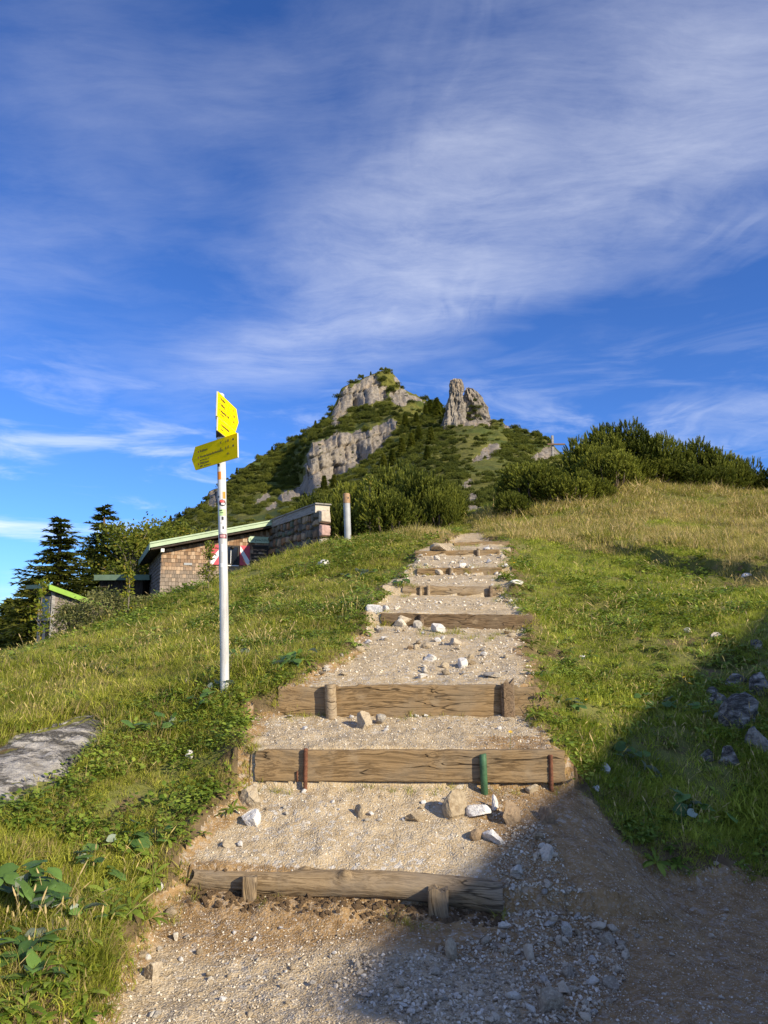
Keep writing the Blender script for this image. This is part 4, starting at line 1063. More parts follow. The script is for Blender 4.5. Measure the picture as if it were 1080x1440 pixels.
# stone wing wall running forward from the corner of the hut
W0 = Vector((-4.36, 29.25, 0)); W1 = Vector((-2.02, 24.75, 0))
wd = (W1 - W0); wlen = wd.length; wrz = math.atan2(wd.y, wd.x)
ZT = 5.36
wing = empty('stone_wall', (W0.x, W0.y, 3.0), wrz, 'wing wall of dark mixed field stones under a grey timber coping, end stones pale pink', 'wall')
zt = ZT - 3.0
MB().box((0, -0.17, -0.8), (wlen-0.03, 0.17, zt - 0.02)).build('wall_core', simple('mortar', (0.09, 0.08, 0.07), 0.95, 0.3, 20, 0.5), wing)
def hull(points, name, m):
    bm = bmesh.new(); [bm.verts.new(p) for p in points]
    res = bmesh.ops.convex_hull(bm, input=bm.verts[:]); 
    bmesh.ops.delete(bm, geom=[g for g in res['geom_interior'] if isinstance(g, bmesh.types.BMVert)], context='VERTS')
    me = bpy.data.meshes.new(name); bm.to_mesh(me); bm.free(); me.materials.append(m); return me
WS = [simple('wall_stone_grey', (0.13, 0.115, 0.09), 0.9, 0.4, 6, 0.5), simple('wall_stone_brown', (0.18, 0.115, 0.07), 0.9, 0.5, 6, 0.5), simple('wall_stone_green', (0.10, 0.115, 0.08), 0.9, 0.35, 6, 0.5),
      simple('wall_stone_pink', (0.46, 0.30, 0.26), 0.9, 0.3, 6, 0.5), simple('wall_stone_rust', (0.24, 0.135, 0.075), 0.9, 0.35, 6, 0.5), simple('wall_stone_cream', (0.50, 0.42, 0.33), 0.9, 0.25, 6, 0.5), simple('wall_stone_tan', (0.30, 0.225, 0.15), 0.9, 0.4, 6, 0.5)]
def block(cx_, cz_, w_, h_, d_, side, m, rr):
    ps = []
    for sx_, sz_ in ((-1,-1),(1,-1),(1,1),(-1,1)):
        kx, kz = 0.36 + 0.13*rr.random(), 0.36 + 0.13*rr.random()
        for dd in (0, 1):
            sh = 1.0 if dd == 0 else 0.78
            ps.append((sx_*kx*w_*sh, -dd*d_*(0.8+0.4*rr.random()), sz_*kz*h_*sh))
    for t in ((0.46,0),(-0.46,0),(0,0.46),(0,-0.46)): ps.append((t[0]*w_, -0.3*d_, t[1]*h_))
    me = hull(ps, 'stone', m); bevel_mesh(me, 0.012)
    return me
rr = random.Random(12)
z = -0.5
while z < zt - 0.12:
    hrow = 0.20 + 0.20*rr.random(); hrow = min(hrow, zt - z)
    x = -0.05
    while x < wlen - 0.12:
        w_ = 0.18 + 0.34*rr.random(); w_ = min(w_, wlen - x)
        zj = z + hrow/2 + 0.10*(rr.random()-0.5)
        if zj + hrow/2 > 0.55:
            link('stone', block(0, 0, w_*(0.85 + 0.2*rr.random()), hrow*(0.78 + 0.30*rr.random()), 0.06 + 0.06*rr.random(), -1, rr.choice([WS[0]]*4 + [WS[1]]*3 + [WS[2]]*2 + [WS[4], WS[6], WS[6]]), rr), wing, (x + w_/2, -0.155, zj), (0, 0.5*(rr.random()-0.5), 0))
        x += w_
    z += hrow
z = -0.4
for k, hrow in enumerate((0.45, 0.5, 0.36, 0.52, 0.45, 0.5)):
    hrow = min(hrow, zt + 0.06 - z)
    if hrow < 0.1: break
    o = link('stone', block(0, 0, 0.46, hrow, 0.16, 1, WS[5] if k % 2 else WS[3], rr), wing, (wlen + 0.0, 0.0, z + hrow/2), (0, 0, PI/2)); z += hrow
mb = MB(); mb.box((0.25, -0.27, zt-0.07), (wlen-0.16, 0.24, zt+0.20)); cop = mb.build('coping_beam', M['grey_wood'], wing)
MB().box((0.25, -0.31, zt+0.203), (wlen-0.05, 0.28, zt+0.245)).build('coping_board', M['grey_wood'], wing)
MB().box((wlen-0.158, -0.28, zt-0.08), (wlen-0.12, 0.25, zt+0.20)).build('end_board', M['white'] if False else simple('pale_end_grain', (0.55, 0.48, 0.38), 0.8, 0.2, 20, 0.2), wing)

# dark shed behind, between the trees and the hut
def at_ground(px, d):
    p = P(px, 800, d); return Vector((p.x, p.y, Hs(p.x, p.y)))
g = at_ground(141, 33.0)
SZ = 2.0
shed = empty('wood_shed', (g.x, g.y, SZ), math.radians(-4), 'dark board shed with grey green flat roof between the spruces and the hut', 'shed')
sh_h = P(160, 815, 33).z - SZ
MB().box((0, 0.03, -0.8), (1.95, 2.6, sh_h)).build('wall', M['soffit'], shed)
for k in range(12):
    x = k*0.163; link('plank', MB().box((0, 0, -0.8), (0.15, 0.025, sh_h-0.02)).mesh('plank', M['shed_wood']), shed, (x, 0.004 - 0.008*(k % 2), 0))
for k in range(14):
    link('plank', MB().box((0, 0, -0.8), (0.025, 0.165, sh_h-0.02)).mesh('plank', M['shed_wood']), shed, (1.952 + 0.006*(k % 2), 0.02 + k*0.18, 0))
rf = MB().box((-0.12, -0.25, sh_h+0.002), (2.35, 2.8, sh_h+0.06)).build('roof', M['roof_dark'], shed)
MB().box((-0.13, -0.285, sh_h-0.05), (2.37, -0.252, sh_h+0.19)).build('fascia', M['green_roof'], rf)
MB().box((2.352, -0.25, sh_h-0.05), (2.39, 2.8, sh_h+0.19)).build('fascia', M['green_roof'], rf)
MB().box((-0.12, -0.25, sh_h+0.062), (2.35, 2.8, sh_h+0.15)).build('roof_covering', M['green_roof'], rf)

# small cabin with lime green verge, lowest on the slope
g = at_ground(77, 21.0)
CZ = P(77, 906, 21).z
cab = empty('small_cabin', (g.x, g.y, CZ), math.atan2(0.80, 0.60), 'tiny grey shingled cabin with bright lime green roof edge at left', 'cabin')
ch = P(77, 832, 21).z - CZ          # wall height at the tall corner; the roof falls along local x
CL, CD = 1.75, 0.72                 # local x runs away to the right, local y to the left front
def croof(x): return ch - 0.30*x
mb = MB(); mb.add([(0,0,-0.6),(CL,0,-0.6),(CL,CD,-0.6),(0,CD,-0.6),(0,0,croof(0)),(CL,0,croof(CL)),(CL,CD,croof(CL)),(0,CD,croof(0))], BF); cw_ = mb.build('wall', M['soffit'], cab)
tag(shingles(rng, 0, CL, -0.4, 2.2, 0.11, 0.105, Matrix.Translation((0, -0.003, 0)), None, lambda x: croof(x)-0.02).build('shingle_cladding', M['shingle_grey'], cw_), kind='stuff')
dm = MB(); dm.box((-0.03, 0.06, -0.5), (-0.004, CD-0.06, 0.62)); door = dm.build('door', M['shed_wood'], cab)
for k in range(4): link('plank', MB().box((-0.045, 0, -0.5), (-0.032, 0.135, 0.60)).mesh('plank', M['grey_wood'] if k % 2 else M['shed_wood']), door, (0, 0.075 + 0.148*k, 0))
wf = MB()
for a, b in (((-0.06,0.04,0.66),(-0.003,0.10,1.34)), ((-0.06,CD-0.12,0.66),(-0.003,CD-0.06,1.34)), ((-0.06,0.102,1.28),(-0.003,CD-0.122,1.34)), ((-0.06,0.102,0.66),(-0.003,CD-0.122,0.71))): wf.box(a, b)
wfo = wf.build('window', M['grey_wood'], cab); MB().box((-0.03, 0.102, 0.712), (-0.02, CD-0.122, 1.278)).build('pane', M['glass'], wfo)
mb = MB(); mb.box((-0.05, -0.035, -0.5), (0.05, -0.004, croof(0)-0.02)); mb.build('corner_board', M['grey_wood'], cab)
mb = MB(); x0, x1 = -0.22, CL+0.2
def csl(x0, x1, y0, y1, a, b): return [(x0,y0,croof(x0)+a),(x1,y0,croof(x1)+a),(x1,y1,croof(x1)+a),(x0,y1,croof(x0)+a),(x0,y0,croof(x0)+b),(x1,y0,croof(x1)+b),(x1,y1,croof(x1)+b),(x0,y1,croof(x0)+b)]
cr_ = MB().add(csl(x0, x1, -0.16, CD+0.25, 0.002, 0.07), BF).build('roof', M['soffit'], cab)
MB().add(csl(x0-0.02, x1, -0.18, CD+0.27, 0.073, 0.10), BF).build('roof_covering', M['green_roof'], cr_)
MB().add(csl(x0-0.02, x1+0.02, -0.21, -0.162, -0.03, 0.115), BF).build('verge_board', M['lime'], cr_)
MB().add(csl(x0-0.06, x0-0.022, -0.16, CD+0.27, 0.0, 0.11), BF).build('eaves_board', M['green_roof'], cr_)

# wooden cross on the spur right of the pinnacle
cp = P(777.5, 640, 100); cr = empty('wooden_cross', (cp.x, cp.y, cp.z - 1.0), math.radians(12), 'small weathered cross with slanting arm above the bushes right of the rock pinnacle', 'cross')
ht = P(777.5, 611.5, 100).z - cp.z + 1.0
MB().box((-0.14, -0.12, -1.5), (0.14, 0.12, ht)).build('upright', M['grey_wood'], cr)
mb = MB().box((-0.9, -0.15, -0.09), (1.65, 0.15, 0.09)); o = mb.build('crossbar', simple('brown_beam', (0.16, 0.10, 0.065), 0.85, 0.3, 6, 0.2), cr); o.location = (0, -0.285, P(777, 625.0, 100).z - cp.z + 1.0); o.rotation_euler = (0, math.radians(-3), 0)

# ------------------------------------------------------------------ scattering of uncountable growth and gravel
def rand_hits(poly, n, rng=RNG, dmax=45.0):
    """n terrain points under random pixels of a photo region"""
    poly = [tuple(map(float, p)) for p in poly]
    xs = [p[0] for p in poly]; ys = [p[1] for p in poly]
    a = rng.uniform(min(xs), max(xs), n*4); b = rng.uniform(min(ys), max(ys), n*4)
    k = in_poly(a, b, poly) > 0
    r_ = hit(a[k][:n], b[k][:n], dmax)
    return r_[r_[:, 4] > 0]
def scatter(name, pos, rot, scl, idx, sources, m=None):
    """one object whose points carry copies of the source meshes (geometry nodes)"""
    col = bpy.data.collections.new(name + '_sources')
    srcs = []
    for i, me in enumerate(sources):
        o = bpy.data.objects.new('%s_source_%02d' % (name, i), me); col.objects.link(o); srcs.append(o)
    me = bpy.data.meshes.new(name); me.vertices.add(len(pos)); me.vertices.foreach_set('co', np.asarray(pos, np.float32).ravel())
    a = me.attributes.new('rot', 'FLOAT_VECTOR', 'POINT'); a.data.foreach_set('vector', np.asarray(rot, np.float32).ravel())
    a = me.attributes.new('scl', 'FLOAT_VECTOR', 'POINT'); 
    scl = np.asarray(scl, np.float32); scl = np.repeat(scl[:, None], 3, 1) if scl.ndim == 1 else scl
    a.data.foreach_set('vector', scl.ravel())
    a = me.attributes.new('pick', 'INT', 'POINT'); a.data.foreach_set('value', np.asarray(idx, np.int32))
    o = link(name, me)
    g = bpy.data.node_groups.new(name, 'GeometryNodeTree')
    g.interface.new_socket('Geometry', in_out='INPUT', socket_type='NodeSocketGeometry')
    g.interface.new_socket('Geometry', in_out='OUTPUT', socket_type='NodeSocketGeometry')
    N = g.nodes; L = g.links
    gi = N.new('NodeGroupInput'); go = N.new('NodeGroupOutput')
    ci = N.new('GeometryNodeCollectionInfo'); ci.inputs['Collection'].default_value = col
    ci.inputs['Separate Children'].default_value = True; ci.inputs['Reset Children'].default_value = True
    iop = N.new('GeometryNodeInstanceOnPoints'); iop.inputs['Pick Instance'].default_value = True
    m2p = N.new('GeometryNodeMeshToPoints')
    def na(nm, typ):
        n = N.new('GeometryNodeInputNamedAttribute'); n.data_type = typ; n.inputs['Name'].default_value = nm
        return [s for s in n.outputs if s.enabled][0]
    e2r = N.new('FunctionNodeEulerToRotation')
    L.new(na('rot', 'FLOAT_VECTOR'), e2r.inputs[0]); L.new(e2r.outputs[0], iop.inputs['Rotation'])
    L.new(na('scl', 'FLOAT_VECTOR'), iop.inputs['Scale']); L.new(na('pick', 'INT'), iop.inputs['Instance Index'])
    L.new(gi.outputs[0], m2p.inputs[0]); L.new(m2p.outputs[0], iop.inputs['Points']); L.new(ci.outputs[0], iop.inputs['Instance']); L.new(iop.outputs[0], go.inputs[0])
    md = o.modifiers.new('scatter', 'NODES'); md.node_group = g
    return tag(o, kind='stuff')

def tuft(seed, n, h, spread, width, droop, m, seg=3):
    r_ = random.Random(seed); V_ = []; Fs = []; tn = []
    for i in range(n):
        a = r_.uniform(0, 2*PI); rad = spread*math.sqrt(r_.random()); bx_, by_ = rad*math.cos(a), rad*math.sin(a)
        hh = h*r_.uniform(0.45, 1.1); az = a + r_.gauss(0, 0.9); dr = droop*r_.uniform(0.25, 1.35)*hh
        w_ = width*r_.uniform(0.7, 1.3); fx, fy = math.cos(az), math.sin(az); px_, py_ = -fy, fx
        tw = r_.uniform(-0.8, 0.8); b = len(V_)
        px_, py_ = px_*math.cos(tw) + fx*math.sin(tw), py_*math.cos(tw) + fy*math.sin(tw)
        for s_ in range(seg+1):
            t = s_/seg; out = dr*t*t; z = hh*(t - 0.30*droop*t*t*t) - 0.01
            ww = w_*(1 - t**1.6)*0.5
            cx_, cy_ = bx_ + fx*out, by_ + fy*out
            if s_ < seg: V_ += [(cx_ - px_*ww, cy_ - py_*ww, z), (cx_ + px_*ww, cy_ + py_*ww, z)]
            else: V_.append((cx_, cy_, z))
        t_ = r_.random()
        for s_ in range(seg-1): Fs.append((b+2*s_, b+2*s_+1, b+2*s_+3, b+2*s_+2)); tn.append(t_)
        Fs.append((b+2*seg-2, b+2*seg-1, b+2*seg)); tn.append(t_)
    return mesh_np('tuft', V_, Fs, m, False, None, {'tone': tn})
def rosette(seed, n, size, m, h=0.05, spread=0.06):
    """low broad-leaved herbs between the grass"""
    r_ = random.Random(seed); V_ = []; Fs = []; tn = []
    for i in range(n):
        a = r_.uniform(0, 2*PI); rad = spread*math.sqrt(r_.random()); c = Vector((rad*math.cos(a), rad*math.sin(a), h*r_.uniform(0.3, 1.0)))
        az = a + r_.gauss(0, 0.7); f = Vector((math.cos(az), math.sin(az), r_.uniform(-0.4, 0.5))).normalized(); sd = Vector((-math.sin(az), math.cos(az), r_.uniform(-0.3, 0.3))); up = f.cross(sd)
        L_ = size*r_.uniform(0.6, 1.2); w_ = L_*r_.uniform(0.45, 0.8); b = len(V_)
        for (t, k, z) in ((0, 0.0, 0), (0.35, 0.5, 0.06), (0.35, -0.5, 0.06), (0.75, 0.38, 0.02), (0.75, -0.38, 0.02), (1, 0, -0.08)):
            V_.append(tuple(c + f*L_*t + sd*w_*k + up*z*L_))
        t_ = r_.random(); Fs += [(b, b+1, b+2), (b+1, b+3, b+4, b+2), (b+3, b+5, b+4)]; tn += [t_]*3
    return mesh_np('rosette', V_, Fs, m, False, None, {'tone': tn})

SLAB_PX = [(-160,1075),(-60,1062),(0,1051),(30,1033),(75,1018),(110,1008),(140,1006),(152,1022),(140,1042),(120,1056),(100,1078),(72,1106),(30,1122),(0,1140),(-70,1165),(-160,1180)]
_h = hit([p[0] for p in SLAB_PX], [p[1] for p in SLAB_PX]); SLAB_W = [(a[0], a[1]) for a in _h]
def ground_pts(n, r0, r1, power, half, rng):
    """random points on the land in front; density falls with distance"""
    t = rng.random(n); k = 1 - power
    rr_ = (r0**k + t*(r1**k - r0**k))**(1/k)
    an = np.radians(rng.uniform(-half, half, n))
    return rr_*np.sin(an), rr_*np.cos(an), rr_
def turf_filter(x, y, off):
    pd = path_dist(x, y)
    keep = (pd < off) & (in_poly(x, y, SLAB_W) < -0.02)
    return keep, pd
def tilt_rot(n, rng, amt): return np.c_[rng.normal(0, amt, n), rng.normal(0, amt, n), rng.uniform(0, 2*PI, n)]
# hidden crest: land behind the knoll that the photo cannot show needs no blades
def visible(x, y, z, lift=0.25):
    """rough test that a point of the land is not behind a nearer rise"""
    ok = np.ones(len(x), bool)
    for f_ in np.linspace(0.35, 0.97, 14):
        ok &= Hf(x*f_, y*f_) < (EYE + (z + lift - EYE)*f_) + 0.05
    return ok
GR = np.random.default_rng(5)
x, y, rr_ = ground_pts(150000, 2.3, 33, 0.62, 35, GR)
keep, pd = turf_filter(x, y, 0.06)
thin = np.clip((0.08 - pd)/0.16, 0.3, 1.0)
keep &= GR.random(len(x)) < thin
bare = fbm(x*1.9, y*1.9, 3, 101) + 0.5*fbm(x*5, y*5, 2, 103); keep &= (bare < 0.16) | (GR.random(len(x)) < 0.22)
x, y, rr_, pd = x[keep], y[keep], rr_[keep], pd[keep]
z = Hf(x, y); k = visible(x, y, z); x, y, z, rr_, pd = x[k], y[k], z[k], rr_[k], pd[k]
def lineY(px0, py0, d0, px1, py1, d1):
    a = P(px0, py0, d0); b = P(px1, py1, d1); return a, b
# the sunburnt meadow above the mown slope on the right
MEADOW = [tuple(P(*q)[:2]) for q in ((668,752,19.0),(720,745,19.0),(800,745,18.6),(880,750,17.6),(1000,772,15.3),(1080,792,13.0),(1240,830,12.0),(1500,760,20),(1500,690,36),(900,660,36),(700,720,30),(655,740,24))]
md_ = in_poly(x, y, MEADOW)
dry = (md_ + 1.2*fbm(x*0.5, y*0.5, 3, 111)) > 0.0
ydry = (in_poly(x, y, [tuple(P(*q)[:2]) for q in ((568,750,19),(590,742,20),(640,745,20),(640,755,18.6),(590,760,18.0))]) > -0.3)
dry &= (GR.random(len(x)) < 0.62) & (fbm(x*0.9, y*1.4, 3, 115) > -0.30)
dry |= ydry
right = (x > np.interp(y, ey, 0.5*(el + er)))
size = np.clip(0.88 + rr_*0.008, 0.85, 1.1)*GR.uniform(0.65, 1.35, len(x))*np.clip(0.55 + (-pd)*0.7, 0.5, 1.0)
hgt_n = fbm(x*0.9, y*0.9, 3, 131)
size *= 1 + 0.7*hgt_n
clump = (fbm(x*2.2, y*2.2, 3, 141) > 0.30)
size[clump] *= 1.25
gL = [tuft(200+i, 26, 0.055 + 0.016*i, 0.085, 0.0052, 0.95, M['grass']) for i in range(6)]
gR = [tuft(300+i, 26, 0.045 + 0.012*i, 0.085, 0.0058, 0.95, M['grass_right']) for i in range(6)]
gD = [tuft(400+i, 30, 0.13 + 0.035*i, 0.13, 0.0075, 0.6, M['grass_dry']) for i in range(4)]
def emit(name, sel, src, extra=1.0):
    n = sel.sum(); far = np.clip(rr_[sel]/14, 1.0, 2.2)
    sc_ = np.c_[size[sel]*extra*far**0.75, size[sel]*extra*far**0.75, size[sel]*extra*far**-0.1]
    scatter(name, np.c_[x[sel], y[sel], z[sel] - 0.005], tilt_rot(n, GR, 0.30), sc_, GR.integers(0, len(src), n), src)
    return n
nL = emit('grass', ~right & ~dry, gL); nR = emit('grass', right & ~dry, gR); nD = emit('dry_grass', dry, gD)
print('grass tufts', nL, nR, nD)
# clover, plantain and lady's mantle in between
x2, y2, r2 = ground_pts(26000, 2.4, 24, 0.75, 34, GR)
keep, pd2 = turf_filter(x2, y2, -0.02); keep &= (fbm(x2*0.9, y2*0.9, 3, 151) + 0.25*GR.random(len(x2)) > 0.34)
keep &= ~(in_poly(x2, y2, MEADOW) > -0.3)
x2, y2, r2 = x2[keep], y2[keep], r2[keep]; z2 = Hf(x2, y2); k = visible(x2, y2, z2); x2, y2, z2, r2 = x2[k], y2[k], z2[k], r2[k]
ros = [rosette(500+i, 18, 0.024 + 0.006*i, M['clover'], 0.07, 0.09) for i in range(4)]
scatter('ground_cover', np.c_[x2, y2, z2], tilt_rot(len(x2), GR, 0.2), GR.uniform(0.7, 1.4, len(x2))*np.clip(r2/9, 0.9, 1.8), GR.integers(0, 4, len(x2)), ros)
# flat rosettes of plantain and dandelion, and dead seed stalks standing over the turf
def plantain(seed, n, L_, m):
    r_ = random.Random(seed); V_ = []; Fs = []; tn = []
    for i in range(n):
        az = 2*PI*i/n + r_.gauss(0, 0.25); f = Vector((math.cos(az), math.sin(az), 0)); sd = Vector((-math.sin(az), math.cos(az), 0)); l_ = L_*r_.uniform(0.6, 1.15); w_ = l_*r_.uniform(0.20, 0.34); b = len(V_); up = r_.uniform(0.25, 0.8)
        for (t, k) in ((0.05, 0.12), (0.3, 0.8), (0.6, 1.0), (0.85, 0.6)):
            z_ = l_*(up*t - 0.55*t*t); c = f*l_*t + Vector((0, 0, z_ + 0.01)); V_ += [tuple(c - sd*w_*0.5*k + Vector((0, 0, 0.12*w_))), tuple(c + sd*w_*0.5*k + Vector((0, 0, 0.12*w_)))]
        V_.append(tuple(f*l_ + Vector((0, 0, l_*(up - 0.55) + 0.01)))); t_ = r_.random()
        for s_ in range(3): Fs.append((b+2*s_, b+2*s_+1, b+2*s_+3, b+2*s_+2)); tn.append(t_)
        Fs.append((b+6, b+7, b+8)); tn.append(t_)
    return mesh_np('rosette', V_, Fs, m, False, None, {'tone': tn})
def stalks(seed, n, h, m):
    r_ = random.Random(seed); V_ = []; Fs = []; tn = []
    for i in range(n):
        p = Vector((r_.gauss(0, 0.05), r_.gauss(0, 0.05), 0)); d = Vector((r_.gauss(0, 0.25), r_.gauss(0, 0.25), 1)).normalized(); hh = h*r_.uniform(0.5, 1.1); az = r_.uniform(0, 6.3); sd = Vector((math.cos(az), math.sin(az), 0))
        b = len(V_); bend = Vector((r_.gauss(0, 0.12), r_.gauss(0, 0.12), -0.02))*hh
        for t, w_ in ((0, 0.0013), (0.5, 0.0011), (0.78, 0.0010), (0.82, 0.0045), (0.92, 0.0040), (1.0, 0.0005)):
            c = p + d*hh*t + bend*t*t; V_ += [tuple(c - sd*w_), tuple(c + sd*w_)]
        for s_ in range(5): Fs.append((b+2*s_, b+2*s_+1, b+2*s_+3, b+2*s_+2)); tn.append(0.75 + 0.25*r_.random())
    return mesh_np('stalk', V_, Fs, m, False, None, {'tone': tn})
x3, y3, r3 = ground_pts(9000, 2.4, 20, 0.75, 34, GR); k, pd3 = turf_filter(x3, y3, 0.05); k &= (fbm(x3*1.3, y3*1.3, 3, 191) + 0.3*GR.random(len(x3)) > 0.10) | (pd3 > -0.25)
x3, y3, r3 = x3[k], y3[k], r3[k]; z3 = Hf(x3, y3)
PL = [plantain(540+i, 7 + i, 0.055 + 0.015*i, M['clover']) for i in range(4)]
scatter('ground_cover', np.c_[x3, y3, z3 + 0.015], tilt_rot(len(x3), GR, 0.2), GR.uniform(0.6, 1.3, len(x3))*np.clip(r3/8, 0.9, 1.5), GR.integers(0, 4, len(x3)), PL)
x4, y4, r4 = ground_pts(3200, 2.4, 30, 0.7, 34, GR); k, pd4 = turf_filter(x4, y4, -0.05); k &= fbm(x4*0.7, y4*0.7, 3, 195) > -0.05
x4, y4, r4 = x4[k], y4[k], r4[k]
SK = [stalks(560+i, 6, 0.20 + 0.05*i, M['grass_dry']) for i in range(3)]
scatter('dry_grass', np.c_[x4, y4, Hf(x4, y4)], tilt_rot(len(x4), GR, 0.1), np.c_[np.clip(r4/7, 1, 2.2), np.clip(r4/7, 1, 2.2), GR.uniform(0.6, 1.1, len(x4))], GR.integers(0, 3, len(x4)), SK)
# stray tufts on the path edge, under the planks and in the gravel
def tuft_at(px, py, n, spread, s0, src):
    h_ = hit(np.array(px, float) + 0*GR.normal(0, 1, 1), py); return h_
edge_px = [(352,1052),(356,1062),(350,1074),(357,1085),(354,1096),(348,1064),(344,1082),(386,972),(390,982),(382,990),(388,996),(796,1062),(792,1078),(800,1088),(788,1100),(762,968),(768,980),(760,992),(262,1232),(266,1246),(258,1222),(338,1010),(330,1030),(345,1040),(540,868),(545,874),(742,872),(746,880),(582,830),(572,838),(704,832),(584,802),(708,800),(430,1000),(420,1003),(440,998),(455,1000),(345,1098),(352,1104),(362,1108),(340,1085),(380,1110),(395,1110),(540,1112),(560,1114),(600,1112),(626,1110),(640,1106),(505,1108),(730,1112),(700,1112),(785,1095),(795,1080),(800,1060),(790,1110),
  (770,990),(765,975),(775,1000),(760,960),(575,1000),(590,1000),(560,1001),(625,1000),(640,1000),(410,1005),(370,1270),(385,1262),(560,1300),(575,1298),(608,1302),(265,1255),(255,1240),(245,1265),(275,1262),(600,888),(615,890),(632,892),(650,896),(665,898),(685,898),(700,893),(720,890),(608,895),(640,889),
  (570,823),(563,830),(560,822),(700,812),(708,806),(712,800),(720,790),(715,780),(725,800),(700,845),(715,840),(720,852),(735,868),(740,880),(590,801),(600,803),(660,800),(690,802),(720,770),(722,765),(640,770),(660,766),(240,1290),(250,1285),(236,1300),(225,1275),(705,1290),(712,1283)]
ex, ey_ = [], []
for a, b in edge_px:
    k_ = 3 if b > 900 else 4
    s_ = 9 if b > 900 else 5
    for q_ in range(k_): ex.append(a + GR.normal(0, s_)); ey_.append(b + GR.normal(0, s_*0.5))
eh = hit(ex, ey_); eh = eh[(eh[:, 4] > 0)]
gE = [tuft(600+i, 20, 0.10, 0.05, 0.0045, 0.9, M['grass']) for i in range(3)]
scatter('grass', eh[:, :3] - [0, 0, 0.01], tilt_rot(len(eh), GR, 0.25), GR.uniform(0.5, 1.1, len(eh))*np.clip(eh[:, 3]/8, 0.8, 1.6), GR.integers(0, 3, len(eh)), gE)

# ------------------------------------------------------------------ broad-leaved plants, leaf by leaf
m_, t_ = mat('butterbur_leaf')
gN = t_.add('ShaderNodeNewGeometry'); oi = t_.add('ShaderNodeObjectInfo'); co = t_.add('ShaderNodeTexCoord').outputs['Object']
gcol = t_.ramp(t_.math('ADD', t_.math('MULTIPLY', oi.outputs['Random'], 0.6), t_.math('MULTIPLY', t_.noise(co, 30, 4), 0.4)), [(0.2, (0.045, 0.10, 0.022)), (0.8, (0.15, 0.26, 0.05))])
finish(t_, t_.mix(gN.outputs['Backfacing'], gcol, (0.34, 0.40, 0.31)), 0.5, t_.noise(co, 40, 3), 0.4, 0.006, 0.35, 0, 0.2); M['butterbur'] = m_
def leaf_mesh(seed, fold, curl):
    """heart-shaped blade with a midrib fold, about 1 unit long, lying along +x"""
    r_ = random.Random(seed); n = 9; vs = []; fs = []
    for i in range(n):
        t = i/(n-1); wv_ = 0.58*math.sin(PI*min(1, (t*0.86+0.14)))**0.75*(1 - 0.25*t) if t < 1 else 0.0
        x_ = t - (0.14*(1-t)**3)
        for j in (-2, -1, 0, 1, 2):
            s_ = j/2; yy = s_*wv_*(1 + 0.07*r_.uniform(-1, 1)*(abs(j) == 2))
            back = -0.16*(abs(s_)**2)*(1-t)**2
            zz_ = fold*abs(s_)*wv_ - curl*t*t*0.5 + 0.03*math.sin(9*t + j) - 0.10*(abs(s_)**3)
            vs.append((x_ + back, yy, zz_))
    for i in range(n-1):
        for j in range(4): b = i*5 + j; fs.append((b, b+5, b+6, b+1))
    return mesh_np('leaf', vs, fs, M['butterbur'], True)
LEAVES = [leaf_mesh(i, f_, c_) for i, (f_, c_) in enumerate(((0.25, 0.2), (0.55, 0.5), (0.1, 0.05), (0.4, -0.25)))]
def broad_plant(px, py, n, size, spread, label, seed, rise=0.12, group=None):
    r_ = random.Random(seed); h_ = hit(px, py)[0]
    e = empty('broadleaf_plant', (h_[0], h_[1], h_[2]), 0, label, 'plant', group)
    stems = MB()
    stems.box((-0.01, -0.01, -0.06), (0.01, 0.01, -0.04))
    for i in range(n):
        a = r_.uniform(0, 2*PI); rad = spread*math.sqrt(r_.random()); ox, oy = rad*math.cos(a), rad*math.sin(a)*0.7
        oz = Hs(h_[0] + ox, h_[1] + oy) - h_[2]; zt_ = oz + rise*r_.uniform(0.45, 1.2)
        s_ = size*r_.uniform(0.6, 1.2); az = a + r_.gauss(0, 0.9)
        stems.tube([(ox*0.7, oy*0.7, oz - 0.02), (ox*0.9, oy*0.9, (oz+zt_)/2), (ox, oy, zt_)], [0.0035, 0.003, 0.0025], 5)
        tip = r_.random() < 0.12
        s_ *= 0.6 if tip else 1.0
        link('leaf', LEAVES[r_.randrange(4)], e, (ox, oy, zt_), (r_.gauss(0, 0.35) + (2.2 if tip else 0), r_.gauss(0.1, 0.35) , az), (s_, s_, s_))
    tag(stems.build('stem', M['clover'], e, True), kind='stuff')
    return e
broad_plant(18, 1288, 22, 0.11, 0.20, 'large heart-leaved plant with pale leaf undersides at bottom left corner', 1, 0.17)
broad_plant(25, 1345, 15, 0.085, 0.15, 'dark green broad leaves low at left edge above small soil patch', 2, 0.08)
broad_plant(55, 1385, 7, 0.07, 0.10, 'small cluster of rounded leaves beside the clod of bare soil', 3, 0.06)
broad_plant(130, 1240, 13, 0.075, 0.15, 'broad leaves curling over in grass left of the log step', 4, 0.13)
broad_plant(182, 1192, 8, 0.07, 0.13, 'light green heart-shaped leaves at turf edge above the log end', 5, 0.10)
broad_plant(222, 1188, 7, 0.07, 0.10, 'small bright leaves closest to the left end of the log', 6, 0.08)
broad_plant(112, 1305, 7, 0.08, 0.10, 'tall thin-stemmed broad leaves between grass and gravel below the log plant', 7, 0.12)
broad_plant(222, 1038, 17, 0.10, 0.21, 'dense dark green leaf patch with white undersides on the slope left of the plank steps', 8, 0.12)
broad_plant(297, 993, 16, 0.10, 0.21, 'leafy patch with silvery leaf edges at the foot of the sign pole', 9, 0.12)
broad_plant(408, 938, 14, 0.10, 0.20, 'dark leaf patch on the turf just above the third step', 10, 0.10)
broad_plant(345, 928, 10, 0.09, 0.2, 'scattered pale leaves on the slope right of the sign pole', 11, 0.08)
